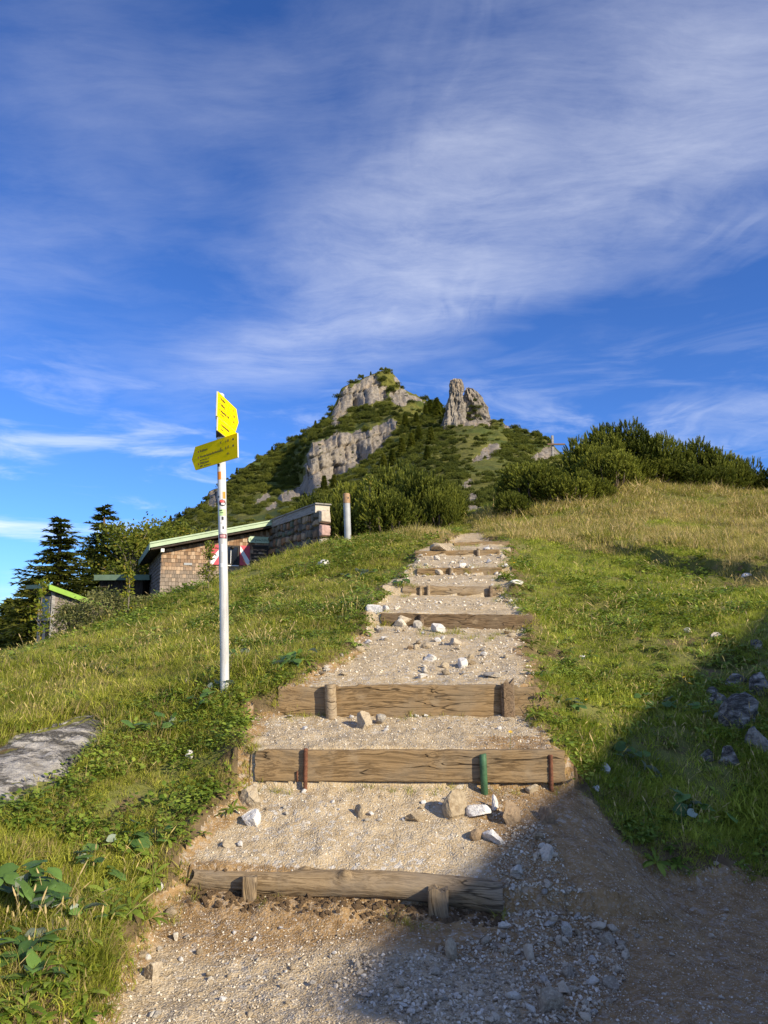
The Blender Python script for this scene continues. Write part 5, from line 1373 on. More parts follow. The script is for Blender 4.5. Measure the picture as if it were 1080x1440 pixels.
broad_plant(566, 826, 9, 0.10, 0.12, 'small leafy plant rooted at left end of the round timber step', 12, 0.12)
broad_plant(505, 812, 16, 0.12, 0.35, 'leafy green patch on the knoll left of the upper steps', 13, 0.10)
broad_plant(425, 800, 12, 0.12, 0.40, 'low leaves beside the white stone on the knoll', 14, 0.08)
broad_plant(900, 1088, 12, 0.09, 0.2, 'green herb leaves in shade at foot of the right bank', 15, 0.10)
broad_plant(985, 1150, 12, 0.10, 0.22, 'shaded herb clump hanging over the gravel on the right bank', 16, 0.10)
broad_plant(925, 1000, 10, 0.08, 0.2, 'herb leaves straddling the shadow edge on the right bank', 17, 0.10)
broad_plant(800, 1000, 8, 0.07, 0.13, 'small dark leaves at the right end of the third step', 18, 0.08)
broad_plant(1020, 1010, 10, 0.09, 0.25, 'dark leaves hanging among the shaded boulders at right', 19, 0.10)

# yellow hawkbits on thin stalks
m_, t_ = mat('yellow_petals'); finish(t_, (0.80, 0.48, 0.01), 0.6, None, spec=0.2); M['petal'] = m_
def flower_mesh():
    v = []; f = []
    for i in range(13):
        a = 2*PI*i/13; b = len(v); da = 0.2
        v += [(0.15*math.cos(a), 0.15*math.sin(a), 0), (math.cos(a-da)*0.8, math.sin(a-da)*0.8, 0.18), (math.cos(a), math.sin(a), 0.22), (math.cos(a+da)*0.8, math.sin(a+da)*0.8, 0.18)]; f.append((b, b+1, b+2, b+3))
    b = len(v); n = 8; v += [(0.25*math.cos(2*PI*k/n), 0.25*math.sin(2*PI*k/n), 0.12) for k in range(n)]; f.append(tuple(range(b, b+n)))
    return mesh_np('petals', v, f, M['petal'])
FL = flower_mesh()
def flower(px, py, hgt, label, r=0.016):
    h_ = hit(px, py)[0]
    e = empty('yellow_flower', tuple(h_[:3]), 0, label, 'flower', 'yellow flowers along the path')
    MB().tube([(0, 0, -0.01), (0.01, -0.01, hgt*0.5), (0.015, -0.02, hgt)], [0.002, 0.0018, 0.0015], 5).build('stalk', M['clover'], e)
    link('petals', FL, e, (0.015, -0.02, hgt), (0.5, 0.1, px), (r, r, r))
flower(716, 1092, 0.22, 'yellow flower on a long stalk before the wide plank, right of green post')
flower(710, 1000, 0.05, 'tiny yellow flower at the foot of the split dark stake', 0.014)
flower(734, 895, 0.12, 'yellow flower right of the shaded thin plank, left of a pair'); flower(745, 893, 0.13, 'yellow flower right of the shaded thin plank, right of a pair')
flower(722, 800, 0.10, 'yellow flower on the turf beside the upper steps', 0.02); flower(822, 992, 0.05, 'small yellow flower on the sunlit right bank above the second step'); flower(863, 1016, 0.05, 'orange yellow flower on the bank nearest the shadow edge')
for i, (a, b) in enumerate(((962, 966), (966, 972), (958, 962), (968, 962))):
    flower(a + 2, b + 4, 0.10, 'yellow bloom in the bright cluster by the shadow edge', 0.022)

# ------------------------------------------------------------------ mountain pines, spruces, leafy trees
def needle_shoot(V_, Fs, tn, base, dirv, L_, n, nl, nw, r_, tone):
    dirv = dirv.normalized(); ref = Vector((0, 0, 1)) if abs(dirv.z) < 0.9 else Vector((1, 0, 0))
    a = dirv.cross(ref).normalized(); b_ = dirv.cross(a)
    for i in range(n):
        t = 0.08 + 0.95*i/n; an = i*2.399 + r_.random(); o = a*math.cos(an) + b_*math.sin(an)
        d = (o*0.75 + dirv*(0.75 + 0.5*t)).normalized(); p = base + dirv*(L_*t)
        sd = d.cross(o).normalized()*nw*0.5; k = len(V_); l_ = nl*(1.1 - 0.35*t)*r_.uniform(0.8, 1.2)
        V_ += [tuple(p - sd), tuple(p + sd), tuple(p + d*l_)]; Fs.append((k, k+1, k+2)); tn.append(min(1, max(0, tone + 0.25*(t-0.5) + r_.uniform(-0.1, 0.1))))
def mugo_meshes(seed, R_, Hh, nshoot, nn, nl, nw, L_, m, lump=0.32, upright=0.75):
    """spreading pine: many upswept brushes over lumpy limbs; returns crown and stems"""
    r_ = random.Random(seed); V_ = []; Fs = []; tn = []; stems = MB()
    lobes = []
    nl_ = 11 + int(R_*3)
    for i in range(nl_):
        a = r_.uniform(0, 2*PI); q_ = R_*0.78*math.sqrt(r_.random()); lobes.append((Vector((q_*math.cos(a), q_*math.sin(a), Hh*r_.uniform(0.22, 0.70)*(1 - 0.4*(q_/R_)**2))), R_*r_.uniform(0.30, 0.48)))
        c = lobes[-1][0]; stems.tube([(0.05*c.x, 0.05*c.y, -0.15), (c.x*0.5, c.y*0.5, 0.12*Hh), (c.x*0.85, c.y*0.85, c.z*0.5), tuple(c)], [0.07*Hh**0.5, 0.05, 0.04, 0.02], 6)
    for i in range(nshoot):
        c, rad = lobes[r_.randrange(nl_)]
        d = Vector((r_.gauss(0, 1), r_.gauss(0, 1), r_.gauss(0.35, 0.8))).normalized()
        if d.z < -0.55: d.z *= -0.3; d.normalize()
        q_ = r_.uniform(0.55, 1.0)**0.5
        p = c + Vector((d.x*rad, d.y*rad, d.z*rad*0.95))*q_
        if p.z < 0.04: p.z = 0.04 + 0.1*r_.random()
        g_ = (d*(1-upright) + Vector((d.x*0.35, d.y*0.35, 1.0))*upright)
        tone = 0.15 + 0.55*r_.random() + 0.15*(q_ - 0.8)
        if r_.random() < 0.12: tone += 0.25
        needle_shoot(V_, Fs, tn, p, g_ + Vector((r_.gauss(0, .18), r_.gauss(0, .18), 0)), L_*r_.uniform(0.7, 1.35), nn, nl, nw, r_, tone)
    return mesh_np('crown', V_, Fs, m, False, None, {'tone': tn}), stems.mesh('stems', M['bark'], True)
MUGO = [mugo_meshes(700+i, 1.5, 1.9, 1700, 24, 0.095, 0.034, 0.20, M['mugo'], upright=0.55) for i in range(4)]
MUGO_LOW = [mugo_meshes(710+i, 1.5, 1.25, 1500, 24, 0.09, 0.034, 0.18, M['mugo'], upright=0.5) for i in range(3)]
def mugo(loc, var, s, rz, label, group, low=False, sz_=None, sink=0.1):
    cm, sm = (MUGO_LOW if low else MUGO)[var]
    e = empty('mountain_pine', (loc[0], loc[1], loc[2] - sink), rz, label, 'pine', group)
    sc_ = (s, s, s*(sz_ or 1.0)); link('crown', cm, e, scale=sc_); link('trunk', sm, e, scale=sc_)
    return e
G1 = 'mountain pines along the meadow crest'
# row on the right-hand crest: (px of centre, px of top, base row, distance, half width px, label)
ROW = [(838, 594, 672, 29.0, 44, 'tallest dark mountain pine at left end of the crest row on the right'),
       (888, 587, 676, 29.5, 46, 'broad mountain pine second from left on the right crest'),
       (930, 597, 684, 29.5, 42, 'dense mountain pine in the middle of the right crest row'),
       (972, 610, 688, 30.0, 40, 'mountain pine right of the middle of the crest row'),
       (1012, 625, 690, 30.0, 36, 'lower mountain pine second from right in the crest row'),
       (1052, 642, 692, 30.0, 32, 'small ragged mountain pine at the right end of the crest row'),
       (862, 625, 682, 27.5, 40, 'low mountain pine spreading in front of the tallest one at the left end'),
       (912, 640, 690, 28.5, 40, 'low mountain pine in front of the middle of the crest row'),
       (965, 648, 694, 29.0, 36, 'low mountain pine in front below the right half of the crest row'),
       (1010, 655, 696, 29.2, 32, 'low dark mountain pine in front near right end of the crest row')]
ROW += [(1100, 655, 694, 30.0, 40, 'mountain pine cut off by the right picture edge')]
for i, (a, tp, bs, d, hw, lab) in enumerate(ROW):
    q_ = P(a, bs, d); gz = Hs(q_.x, q_.y); tpz = P(a, tp, d).z; s_ = hw*d/F/1.35
    hgt_ = max(0.8, tpz - gz + 0.1)
    mugo((q_.x, q_.y, gz), i % 4, s_, i*1.7, lab, G1, False, hgt_/(2.0*s_))
G2 = 'mountain pines either side of the upper path'
MID = [(752, 652, 745, 27.0, 52, 'mountain pine just right of the upper path, yellowish shoots at its top'),
       (800, 664, 735, 26.0, 48, 'spreading mountain pine with bare dry twigs at its foot right of the path'),
       (835, 672, 722, 26.5, 30, 'low outer mountain pine where the right bushes meet the dry meadow'),
       (722, 692, 742, 25.0, 27, 'dark mountain pine shading the trail on its right side'),
       (785, 648, 720, 30.0, 42, 'mountain pine behind with a young pointed leader against the sky'),
       (600, 668, 755, 27.0, 50, 'rounded mountain pine left of the upper path above the boulder'),
       (545, 690, 757, 25.0, 48, 'mountain pine behind the knoll halfway between pipe and path'),
       (500, 705, 755, 25.5, 40, 'mountain pine directly behind the pale pipe'),
       (618, 690, 757, 25.5, 27, 'mountain pine at the left edge of the upper trail'),
       (570, 655, 740, 31.0, 50, 'mountain pine in the second rank left of the trail'),
       (520, 675, 740, 32.0, 50, 'mountain pine in the second rank behind the pipe'),
       (455, 700, 750, 31.0, 42, 'mountain pine rising behind the stone wing wall'),
       (480, 715, 752, 27.0, 30, 'low mountain pine between wing wall and pipe')]
for i, (a, tp, bs, d, hw, lab) in enumerate(MID):
    q_ = P(a, bs, d); gz = max(Hs(q_.x, q_.y), q_.z - 0.3); tpz = P(a, tp, d).z; s_ = hw*d/F/1.35
    mugo((q_.x, q_.y, gz), i % 3, s_, i*2.1, lab, G2, True, max(0.8, tpz - gz + 0.1)/(1.38*s_))
# pine scrub all over the mountain flank: far off, one mass
mv = MV.reshape(n0, n1_, 3)[nback:]
WPX, WPY = MPX, MPY
n_try = 15000
ci_ = GR.integers(0, ncol, n_try); ri_ = (GR.random(n_try)*(nrow-1)).astype(int)
pos = mv[ri_, ci_]; rkm = RM[ri_, ci_]; dd = MD[ri_, ci_]; ppx = MPX[ri_, ci_]; ppy = MPY[ri_, ci_]
wgt = (bot - top)[ci_]/260.0
GRASSY = [[(640,590),(700,596),(712,622),(690,650),(668,660),(640,640)], [(556,560),(604,568),(590,590),(556,580)], [(300,735),(400,712),(392,745),(310,765)], [(540,524),(560,530),(556,560),(545,545)], [(650,655),(716,640),(712,690),(650,690)]]
gsy = np.full(n_try, -99.0)
for g_ in GRASSY: gsy = np.maximum(gsy, in_poly(ppx, ppy, g_))
keep = (rkm < -1.5) & (GR.random(n_try) < np.clip(wgt, 0.15, 1)) & ((gsy < 0) | (GR.random(n_try) < 0.22)) & ((fbm(ppx/14, ppy/14, 3, 161) > -0.55) | (GR.random(n_try) < 0.3))
ledge = (rkm > 1) & (GR.random(n_try) < 0.05)
keep |= ledge
extra_ = [tuple(P(a_, b_, 153.0)) for a_, b_ in ((664,574),(668,580),(660,583),(671,588),(672,575),(655,590),(663,592),(676,592),(668,566))]
pos, dd, ppx, ppy, ldg = pos[keep], dd[keep], ppx[keep], ppy[keep], ledge[keep]
s_ = dd/F*GR.uniform(3.2, 8.0, len(dd)); s_ = np.where(dd < 60, s_*1.5, s_); s_[ldg] *= 0.35
s_ = np.clip(s_/1.5, 0.10, 1.3)
FARM = [mugo_meshes(740+i, 0.85, 1.6, 150, 13, 0.20, 0.075, 0.34, M['mugo_far'], upright=0.85)[0] for i in range(2)] + [mugo_meshes(730+i, 1.5, 1.15, 220, 13, 0.20, 0.075, 0.34, M['mugo_far'], upright=0.6)[0] for i in range(4)]
pos = pos + np.c_[0*s_, 0*s_, -0.35*s_]
pos = np.vstack([pos, extra_]); s_ = np.r_[s_, GR.uniform(0.35, 0.65, len(extra_))]
scatter('pine_scrub', pos, np.c_[0*s_, 0*s_, GR.uniform(0, 6.28, len(s_))], np.c_[s_, s_, s_*GR.uniform(0.7, 1.25, len(s_))], GR.integers(0, 6, len(s_)), FARM)
print('scrub', len(s_))

def spruce_meshes(seed, Hh, R_, nwh, m, nl=0.13, nw=0.05, ragged=0.5, dens=1.0, k3=3):
    r_ = random.Random(seed); V_ = []; Fs = []; tn = []; tr = MB()
    tr.tube([(0, 0, -0.4), (0, 0, Hh*0.4), (0.02, 0, Hh*0.8), (0, 0, Hh*0.99)], [0.022*Hh, 0.017*Hh, 0.007*Hh, 0.003*Hh], 8)
    z = 0.06*Hh
    while z < 0.985*Hh:
        t = z/Hh; L0 = R_*(1 - t)**0.82*(0.75 + 0.35*r_.random()) + 0.05
        nb = r_.randint(5, 7) if t < 0.85 else 4; a0 = r_.uniform(0, 6.28)
        for k in range(nb):
            if r_.random() < 0.06: continue
            a = a0 + 2*PI*k/nb + r_.gauss(0, 0.2); L_ = L0*r_.uniform(1 - ragged, 1 + ragged*0.6)
            out = Vector((math.cos(a), math.sin(a), 0)); sd = Vector((-math.sin(a), math.cos(a), 0))
            rise = 0.35*t - 0.18 + r_.gauss(0, 0.10); tone0 = 0.2 + 0.55*r_.random()
            n = max(4, int(L_/0.16*dens)); b0 = Vector((0, 0, z + Hh*r_.gauss(0, 0.016)))
            tr.tube([tuple(b0), tuple(b0 + out*L_*0.95 + Vector((0, 0, L_*(rise*0.9 - 0.05))))], [0.012 + 0.010*(1-t), 0.004], 4, caps=False)
            for i in range(n):
                u2 = (i + 0.5)/n; sag = L_*(rise*u2 - 0.22*u2*u2 + 0.20*u2**3)
                p = b0 + out*(L_*u2) + Vector((0, 0, sag))
                for sg in (-1, 1, 0):
                    ln = (0.40*L_*(1 - u2*0.8) + 0.10)*r_.uniform(0.6, 1.15) if sg else 0.22
                    d = (out*0.75 + sd*sg*0.9 + Vector((0, 0, -0.12 + r_.gauss(0, 0.14)))).normalized()
                    q_ = p; mseg = max(2, int(ln/0.12))
                    for s2 in range(mseg):
                        for w2 in range(k3):
                            dd_ = (d + sd*r_.gauss(0, 0.5) + Vector((0, 0, r_.gauss(-0.15, 0.45))) + out*0.2).normalized(); p2 = q_ + d*(ln*s2/mseg)
                            pr = dd_.cross(Vector((r_.gauss(0, .5), r_.gauss(0, .5), 1))).normalized()*nw*0.5; b = len(V_)
                            V_ += [tuple(p2 - pr), tuple(p2 + pr), tuple(p2 + dd_*nl*r_.uniform(0.9, 1.6))]; Fs.append((b, b+1, b+2)); tn.append(min(1, max(0, tone0 + r_.uniform(-.15, .15))))
        z += Hh*(0.020 + 0.016*r_.random())
    return mesh_np('crown', V_, Fs, m, False, None, {'tone': tn}), tr.mesh('trunk', M['bark'], True)
SPR = [spruce_meshes(800, 6.6, 1.75, 0, M['spruce'], 0.15, 0.085), spruce_meshes(801, 7.6, 2.2, 0, M['spruce'], 0.15, 0.09)]
SMALL = [spruce_meshes(810+i, 4.0, 1.05, 0, M['spruce'], 0.15, 0.11, 0.3, 0.8, 2) for i in range(3)]
def spruce(px, d, top_py, meshes, h0, label, group, rz=0.0, wid=1.0, base=None):
    q_ = P(px, 760, d); gz = Hs(q_.x, q_.y) if base is None else base
    hh = P(px, top_py, d).z - gz; s_ = hh/h0
    e = empty('spruce_tree', (q_.x, q_.y, gz), rz, label, 'spruce', group)
    link('crown', meshes[0], e, scale=(s_*wid, s_*wid, s_)); link('trunk', meshes[1], e, scale=(s_*wid, s_*wid, s_))
G3 = 'spruces behind the huts'
spruce(84, 31.0, 727, SPR[0], 6.6, 'spruce with ragged pointed crown standing leftmost against the sky', G3, 0.3, 1.6)
spruce(145, 37.0, 709, SPR[1], 7.6, 'tallest spruce behind the dark shed', G3, 1.9, 1.55)
spruce(46, 36.0, 816, SMALL[0], 4.0, 'small spruce at left edge showing only branch tips behind the tiny cabin', G3, 0.8, 1.5)
G4 = 'dark spruces on the far left slope'
for i, (a, d, tp, wv_, lab) in enumerate(((-8, 45, 868, 1.3, 'dark spruce cut by the left picture edge'), (10, 52, 866, 1.2, 'dark spruce with a thin tip at the far left'), (30, 46, 850, 1.4, 'dark spruce against the left wall of the tiny cabin'), (22, 60, 842, 1.0, 'narrow spruce tip farthest away at left'), (48, 55, 845, 1.2, 'dark spruce hidden behind the tiny cabin'))):
    spruce(a, d, tp, SMALL[i % 3], 4.0, lab, G4, i*1.1, wv_)
# small spruces that can be told apart on the mountain
def on_mountain(px, py):
    c = int(np.argmin(abs(cpx - px))); r_ = int(np.clip((py - top[c])/(bot[c] - top[c])*(nrow-1), 0, nrow-1)); return mv[r_, c], MD[r_, c]
FARS = [spruce_meshes(820+i, 4.0, 0.95, 0, M['spruce'], 0.24, 0.22, 0.25, 0.45, 2) for i in range(2)]
G5 = 'single spruces on the mountain'
MSP = [(606,585,22,'spruce at left end of the dark clump in the saddle below the pinnacle'),(613,590,26,'tallest spruce in the saddle left of the pinnacle'),(620,588,20,'spruce in the saddle touching the pinnacle'),(597,588,16,'short spruce on the left rim of the saddle'),(627,590,16,'short spruce close against the foot of the pinnacle'),
  (240,735,9,'lone spruce on the lower left skyline ridge'),(252,729,8,'second lone spruce on the lower left skyline ridge'),(283,712,7,'tiny spruce on the skyline below the left crag'),(333,667,8,'tiny spruce on the skyline above the left crag'),(383,636,8,'tiny spruce halfway up the left skyline'),(444,600,8,'tiny spruce below the summit cliff on the left skyline'),(510,532,4,'tiny spruce on top of the summit block, left'),(521,528,5,'tiny spruce on top of the summit block, right'),
  (565,642,24,'dark spruce right of the big cliff band'),(577,634,22,'dark spruce in the gully below the saddle'),(590,622,22,'dark spruce in the upper gully'),(552,655,22,'dark spruce at the right foot of the big cliff'),(605,625,22,'dark spruce under the saddle clump'),(538,662,20,'dark spruce beside the lower end of the cliff'),(600,650,20,'spruce amid scrub below the gully'),(456,690,20,'dark spruce at the lower left foot of the big cliff'),(470,686,18,'dark spruce just right of the lower cliff foot'),(570,604,20,'spruce on the rib between cliff and saddle'),(585,600,18,'spruce on the rib just below the saddle')]
for i, (a, b, hp, lab) in enumerate(MSP):
    p, d = on_mountain(a, b); hh = hp*d/F*1.15; s_ = hh/4.0; cm, sm = FARS[i % 2]
    e = empty('spruce_tree', (p[0], p[1], p[2] - 0.2*s_), i*1.3, lab, 'spruce', G5); sc_ = (s_*1.15, s_*1.15, s_)
    link('crown', cm, e, scale=sc_); link('trunk', sm, e, scale=sc_)

def leafy_meshes(seed, Hh, R_, nclump, nleaf, ls, m, trunk=0.05, shape='tree', bark='bark_grey', asp=0.55):
    """limbs that fork and carry loose clumps of leaves"""
    r_ = random.Random(seed); V_ = []; Fs = []; tn = []; tr = MB(); ends = []
    for i in range(nclump):
        a = r_.uniform(0, 2*PI); zc_ = r_.random()
        if shape == 'tree': z = Hh*(0.28 + 0.68*zc_); q_ = R_*math.sqrt(r_.random())*math.sqrt(max(0.05, 1 - ((z/Hh - 0.52)/0.52)**2))
        elif shape == 'shrub': z = Hh*(0.12 + 0.85*zc_**0.8); q_ = R_*math.sqrt(r_.random())*math.sqrt(max(0.08, 1 - (z/Hh)**2))
        else: z = Hh*(0.10 + 0.88*zc_); q_ = R_*r_.uniform(0.2, 1)*(1.05 - z/Hh)
        ends.append(Vector((q_*math.cos(a), q_*math.sin(a), z)))
    if shape == 'tree':
        tr.tube([(0,0,-0.3),(0.05,0,Hh*0.25),(0,0.05,Hh*0.55),(0.03,0,Hh*0.85)], [trunk, trunk*0.8, trunk*0.5, trunk*0.15], 8)
        root = lambda c: Vector((0.02, 0.02, max(0.15*Hh, c.z*0.55)))
    elif shape == 'whip':
        tr.tube([(0,0,-0.2),(0.01,0,Hh*0.5),(0,0.01,Hh)], [trunk, trunk*0.6, trunk*0.2], 6); root = lambda c: Vector((0, 0, c.z*0.85))
    else: root = lambda c: Vector((c.x*0.12, c.y*0.12, -0.1))
    for c in ends:
        b0 = root(c); mid = b0.lerp(c, 0.55) + Vector((0, 0, 0.06*Hh))
        tr.tube([tuple(b0), tuple(mid), tuple(c)], [trunk*0.35, trunk*0.22, trunk*0.08], 5, caps=False)
        tone0 = r_.random(); cr_ = R_*r_.uniform(0.16, 0.34) if shape != 'whip' else R_*0.35
        for k in range(nleaf):
            p = c + Vector((r_.gauss(0, 1), r_.gauss(0, 1), r_.gauss(0, 0.8)))*cr_*0.6
            if p.z < 0.02: continue
            f = Vector((r_.gauss(0, 1), r_.gauss(0, 1), r_.gauss(0.25, 0.7))).normalized(); s2 = f.cross(Vector((r_.gauss(0, 1), r_.gauss(0, 1), r_.gauss(0, 1)))).normalized(); L_ = ls*r_.uniform(0.6, 1.3); w_ = L_*asp
            b = len(V_); V_ += [tuple(p), tuple(p + f*L_*0.45 + s2*w_*0.5), tuple(p + f*L_), tuple(p + f*L_*0.45 - s2*w_*0.5)]; Fs.append((b, b+1, b+2, b+3)); tn.append(min(1, max(0, 0.5*tone0 + 0.5*r_.random())))
    return mesh_np('crown', V_, Fs, m, False, None, {'tone': tn}), tr.mesh('trunk', M[bark], True)
def leafy(name, px, d, tp, base_py, R_, nclump, nleaf, ls, m, label, cat, seed, shape='tree', trunk=0.05, group=None, asp=0.55):
    q_ = P(px, base_py or 760, d); gz = Hs(q_.x, q_.y) if base_py is None else min(q_.z, Hs(q_.x, q_.y) + 0.02)
    hh = max(0.4, P(px, tp, d).z - gz)
    cm, sm = leafy_meshes(seed, hh, R_, nclump, nleaf, ls, m, trunk, shape, asp=asp)
    e = empty(name, (q_.x, q_.y, gz), 0, label, cat, group); link('crown', cm, e); link('trunk' if shape == 'tree' else 'stems', sm, e)
    return e
G6 = 'leafy trees behind the huts'
leafy('leafy_tree', 188, 36.0, 734, None, 1.7, 80, 70, 0.19, M['leaf'], 'yellow green leafy tree right beside the tallest spruce', 'tree', 31, 'tree', 0.10, G6)
leafy('leafy_tree', 212, 38.0, 742, None, 1.6, 75, 70, 0.19, M['leaf'], 'leafy tree rising over the gap between shed and hut', 'tree', 32, 'tree', 0.10, G6)
leafy('leafy_tree', 238, 42.0, 734, None, 1.9, 80, 70, 0.20, M['leaf'], 'yellowish leafy tree over the low end of the hut roof', 'tree', 33, 'tree', 0.11, G6)
leafy('leafy_tree', 262, 44.0, 740, None, 1.8, 65, 65, 0.20, M['leaf'], 'low leafy tree behind the hut where the skyline ridge begins', 'tree', 34, 'tree', 0.11, G6)
leafy('leafy_tree', 165, 39.0, 752, None, 1.7, 70, 65, 0.19, M['leaf'], 'leafy tree in front of the lower half of the tallest spruce', 'tree', 35, 'tree', 0.10, G6)
leafy('leafy_tree', 300, 46.0, 752, None, 1.9, 60, 60, 0.20, M['leaf'], 'leafy bush-like tree just above the hut roof behind the sign pole', 'tree', 36, 'tree', 0.10, G6)
G7 = 'willow shrubs below the huts'
leafy('willow_shrub', 103, 15.2, 850, 906, 0.55, 50, 46, 0.075, M['willow'], 'left grey green willow shrub half hiding the tiny cabin', 'shrub', 41, 'shrub', 0.03, G7, 0.36)
leafy('willow_shrub', 138, 15.0, 832, 896, 0.62, 66, 48, 0.075, M['willow'], 'big grey green willow shrub in the middle of the group below the shed', 'shrub', 42, 'shrub', 0.03, G7, 0.36)
leafy('willow_shrub', 170, 15.4, 838, 880, 0.55, 48, 46, 0.07, M['willow'], 'willow shrub at the right of the group below the dark shed', 'shrub', 43, 'shrub', 0.03, G7, 0.36)
leafy('willow_shrub', 200, 15.8, 846, 868, 0.40, 26, 40, 0.065, M['willow'], 'small silvery willow shrub on the crest under the hut corner', 'shrub', 44, 'shrub', 0.02, G7, 0.36)
G8 = 'young saplings below the huts'
leafy('sapling', 54, 14.6, 815, 905, 0.26, 22, 16, 0.085, M['sapling'], 'yellow leaved sapling in front of the tiny cabin', 'sapling', 51, 'whip', 0.018, G8, 0.5)
leafy('sapling', 179, 14.8, 798, 872, 0.20, 26, 14, 0.075, M['sapling'], 'slim upright sapling standing before the dark shed', 'sapling', 52, 'whip', 0.018, G8, 0.5)
leafy('sapling', 293, 16.0, 760, 815, 0.26, 34, 20, 0.065, M['leaf'], 'bushy green sapling against the shingled wall left of the sign pole', 'sapling', 53, 'whip', 0.02, G8, 0.5)
leafy('sapling', 520, 24.5, 668, 750, 0.5, 44, 30, 0.09, M['leaf'], 'pale green leafy sapling among the mountain pines right of the pipe', 'sapling', 54, 'whip', 0.03, None, 0.5)

# ------------------------------------------------------------------ stones
def stone_mesh(seed, npts=15, flat=0.75, bev=0.05):
    r_ = random.Random(seed); ps = []
    while len(ps) < npts:
        p = Vector((r_.gauss(0, 1), r_.gauss(0, 1), r_.gauss(0, 1))).normalized()*r_.uniform(0.78, 1.0)
        ps.append((p.x*0.5, p.y*0.5*0.85, p.z*0.5*flat))
    me = hull(ps, 'stone', M['stone'])
    if bev: bevel_mesh(me, bev)
    return me
def big_stone_mesh(seed, m, flat=0.8, sub=3):
    """faceted boulder with chipped relief"""
    r_ = random.Random(seed); bm = bmesh.new()
    bmesh.ops.create_icosphere(bm, subdivisions=sub+1, radius=0.5)
    planes = [(Vector((r_.gauss(0, 1), r_.gauss(0, 1), r_.gauss(0, 0.8))).normalized(), r_.uniform(0.16, 0.40)) for _ in range(7)]
    for v in bm.verts:
        p = v.co.copy()
        for n, d in planes:
            k = p.dot(n) - d
            if k > 0: p -= n*k*0.985
        s_ = seed*3.1
        nz = mnoise.fractal(p*6 + Vector((s_, s_, s_)), 0.7, 2.1, 6)
        p += p.normalized()*(0.035*nz + 0.02*mnoise.noise(p*2.3 + Vector((s_, 0, 0))))
        v.co = Vector((p.x, p.y, p.z*flat))
    me = bpy.data.meshes.new('stone'); bm.to_mesh(me); bm.free(); me.materials.append(M[m]); return me
PEB = [stone_mesh(900+i, 10 + i % 5, 0.6 + 0.25*((i*7) % 5)/5, 0.0) for i in range(8)]
for me in PEB: me.name = 'pebble'
STN = {k: [stone_mesh(920+i + 40*j, 13 + i % 6, 0.55 + 0.07*i, 0.045) for i in range(5)] for j, k in enumerate(('stone', 'stone_white', 'stone_grey', 'stone_tan'))}
for k, lst in STN.items():
    for me in lst: me.materials.clear(); me.materials.append(M[k])
# gravel: uncountable
def pebbles(name, poly, n, s0, s1, pw, srcs, lift=0.1, dmax=30):
    h_ = rand_hits(poly, n, GR, dmax); k = len(h_)
    pdx = path_dist(h_[:, 0], h_[:, 1]); h_ = h_[pdx > -0.02]; k = len(h_)
    s_ = s0 + (s1 - s0)*GR.random(k)**pw; s_ = s_*np.clip(h_[:, 3]/6, 0.75, 2.0)
    scatter(name, np.c_[h_[:, 0], h_[:, 1], h_[:, 2] + s_*lift], np.c_[GR.normal(0, 0.5, k), GR.normal(0, 0.5, k), GR.uniform(0, 6.28, k)], np.c_[s_, s_*GR.uniform(0.7, 1.1, k), s_*GR.uniform(0.6, 1.0, k)], GR.integers(0, len(srcs), k), srcs)
def tinted(srcs, m):
    out = []
    for me in srcs: c = me.copy(); c.materials.clear(); c.materials.append(M[m]); out.append(c)
    return out
M['peb_pale'] = rockmat('pale_chips', (0.42, 0.35, 0.25), (0.74, 0.67, 0.55), (0.50, 0.38, 0.22), 20, 0.3, 0.9)
M['peb_grey'] = rockmat('grey_chips', (0.30, 0.24, 0.165), (0.62, 0.525, 0.385), (0.36, 0.26, 0.15), 20, 0.3, 0.9)  # chips warmed to tan, countering the blue of the shaded spill
PP = tinted(PEB, 'peb_pale'); PG = tinted(PEB, 'peb_grey')
ALLPATH = [(-20,1440),(120,1440),(250,1220),(330,1130),(350,1000),(480,920),(520,860),(575,790),(600,750),(715,755),(730,830),(745,900),(760,1000),(790,1100),(870,1160),(1080,1200),(1100,1440)]
pebbles('gravel', [(-20,1440),(120,1440),(250,1220),(330,1130),(350,1000),(480,920),(730,900),(760,1000),(790,1100),(870,1160),(1080,1200),(1100,1440)], 10000, 0.005, 0.024, 3.2, PP + PG[:2])
pebbles('gravel', [(300,1120),(360,1110),(700,1120),(780,1130),(705,1235),(600,1225),(280,1200)], 2600, 0.006, 0.026, 2.6, PP)
pebbles('gravel', [(120,1440),(220,1290),(520,1300),(480,1440)], 2600, 0.006, 0.03, 3.0, PP + PG[:3])
SPILL = [(715,1165),(760,1160),(790,1200),(800,1240),(850,1290),(885,1340),(875,1400),(820,1440),(560,1440),(470,1390),(500,1345),(610,1335),(700,1310),(712,1250),(690,1210)]
pebbles('gravel', SPILL, 7500, 0.008, 0.042, 2.4, PG + PP[:3], 0.18)
pebbles('gravel', [(860,1230),(1080,1220),(1080,1440),(850,1440)], 4500, 0.005, 0.017, 2.8, PG)
pebbles('gravel', [(500,880),(735,880),(760,955),(400,955)], 2200, 0.006, 0.034, 2.8, PP)
pebbles('gravel', [(345,1010),(765,1005),(790,1046),(365,1048)], 2000, 0.005, 0.026, 2.8, PP)
pebbles('gravel', [(530,842),(735,842),(735,858),(530,858)], 400, 0.008, 0.040, 2.8, PP); pebbles('gravel', [(575,780),(715,778),(720,822),(560,822)], 450, 0.008, 0.05, 2.6, PP)

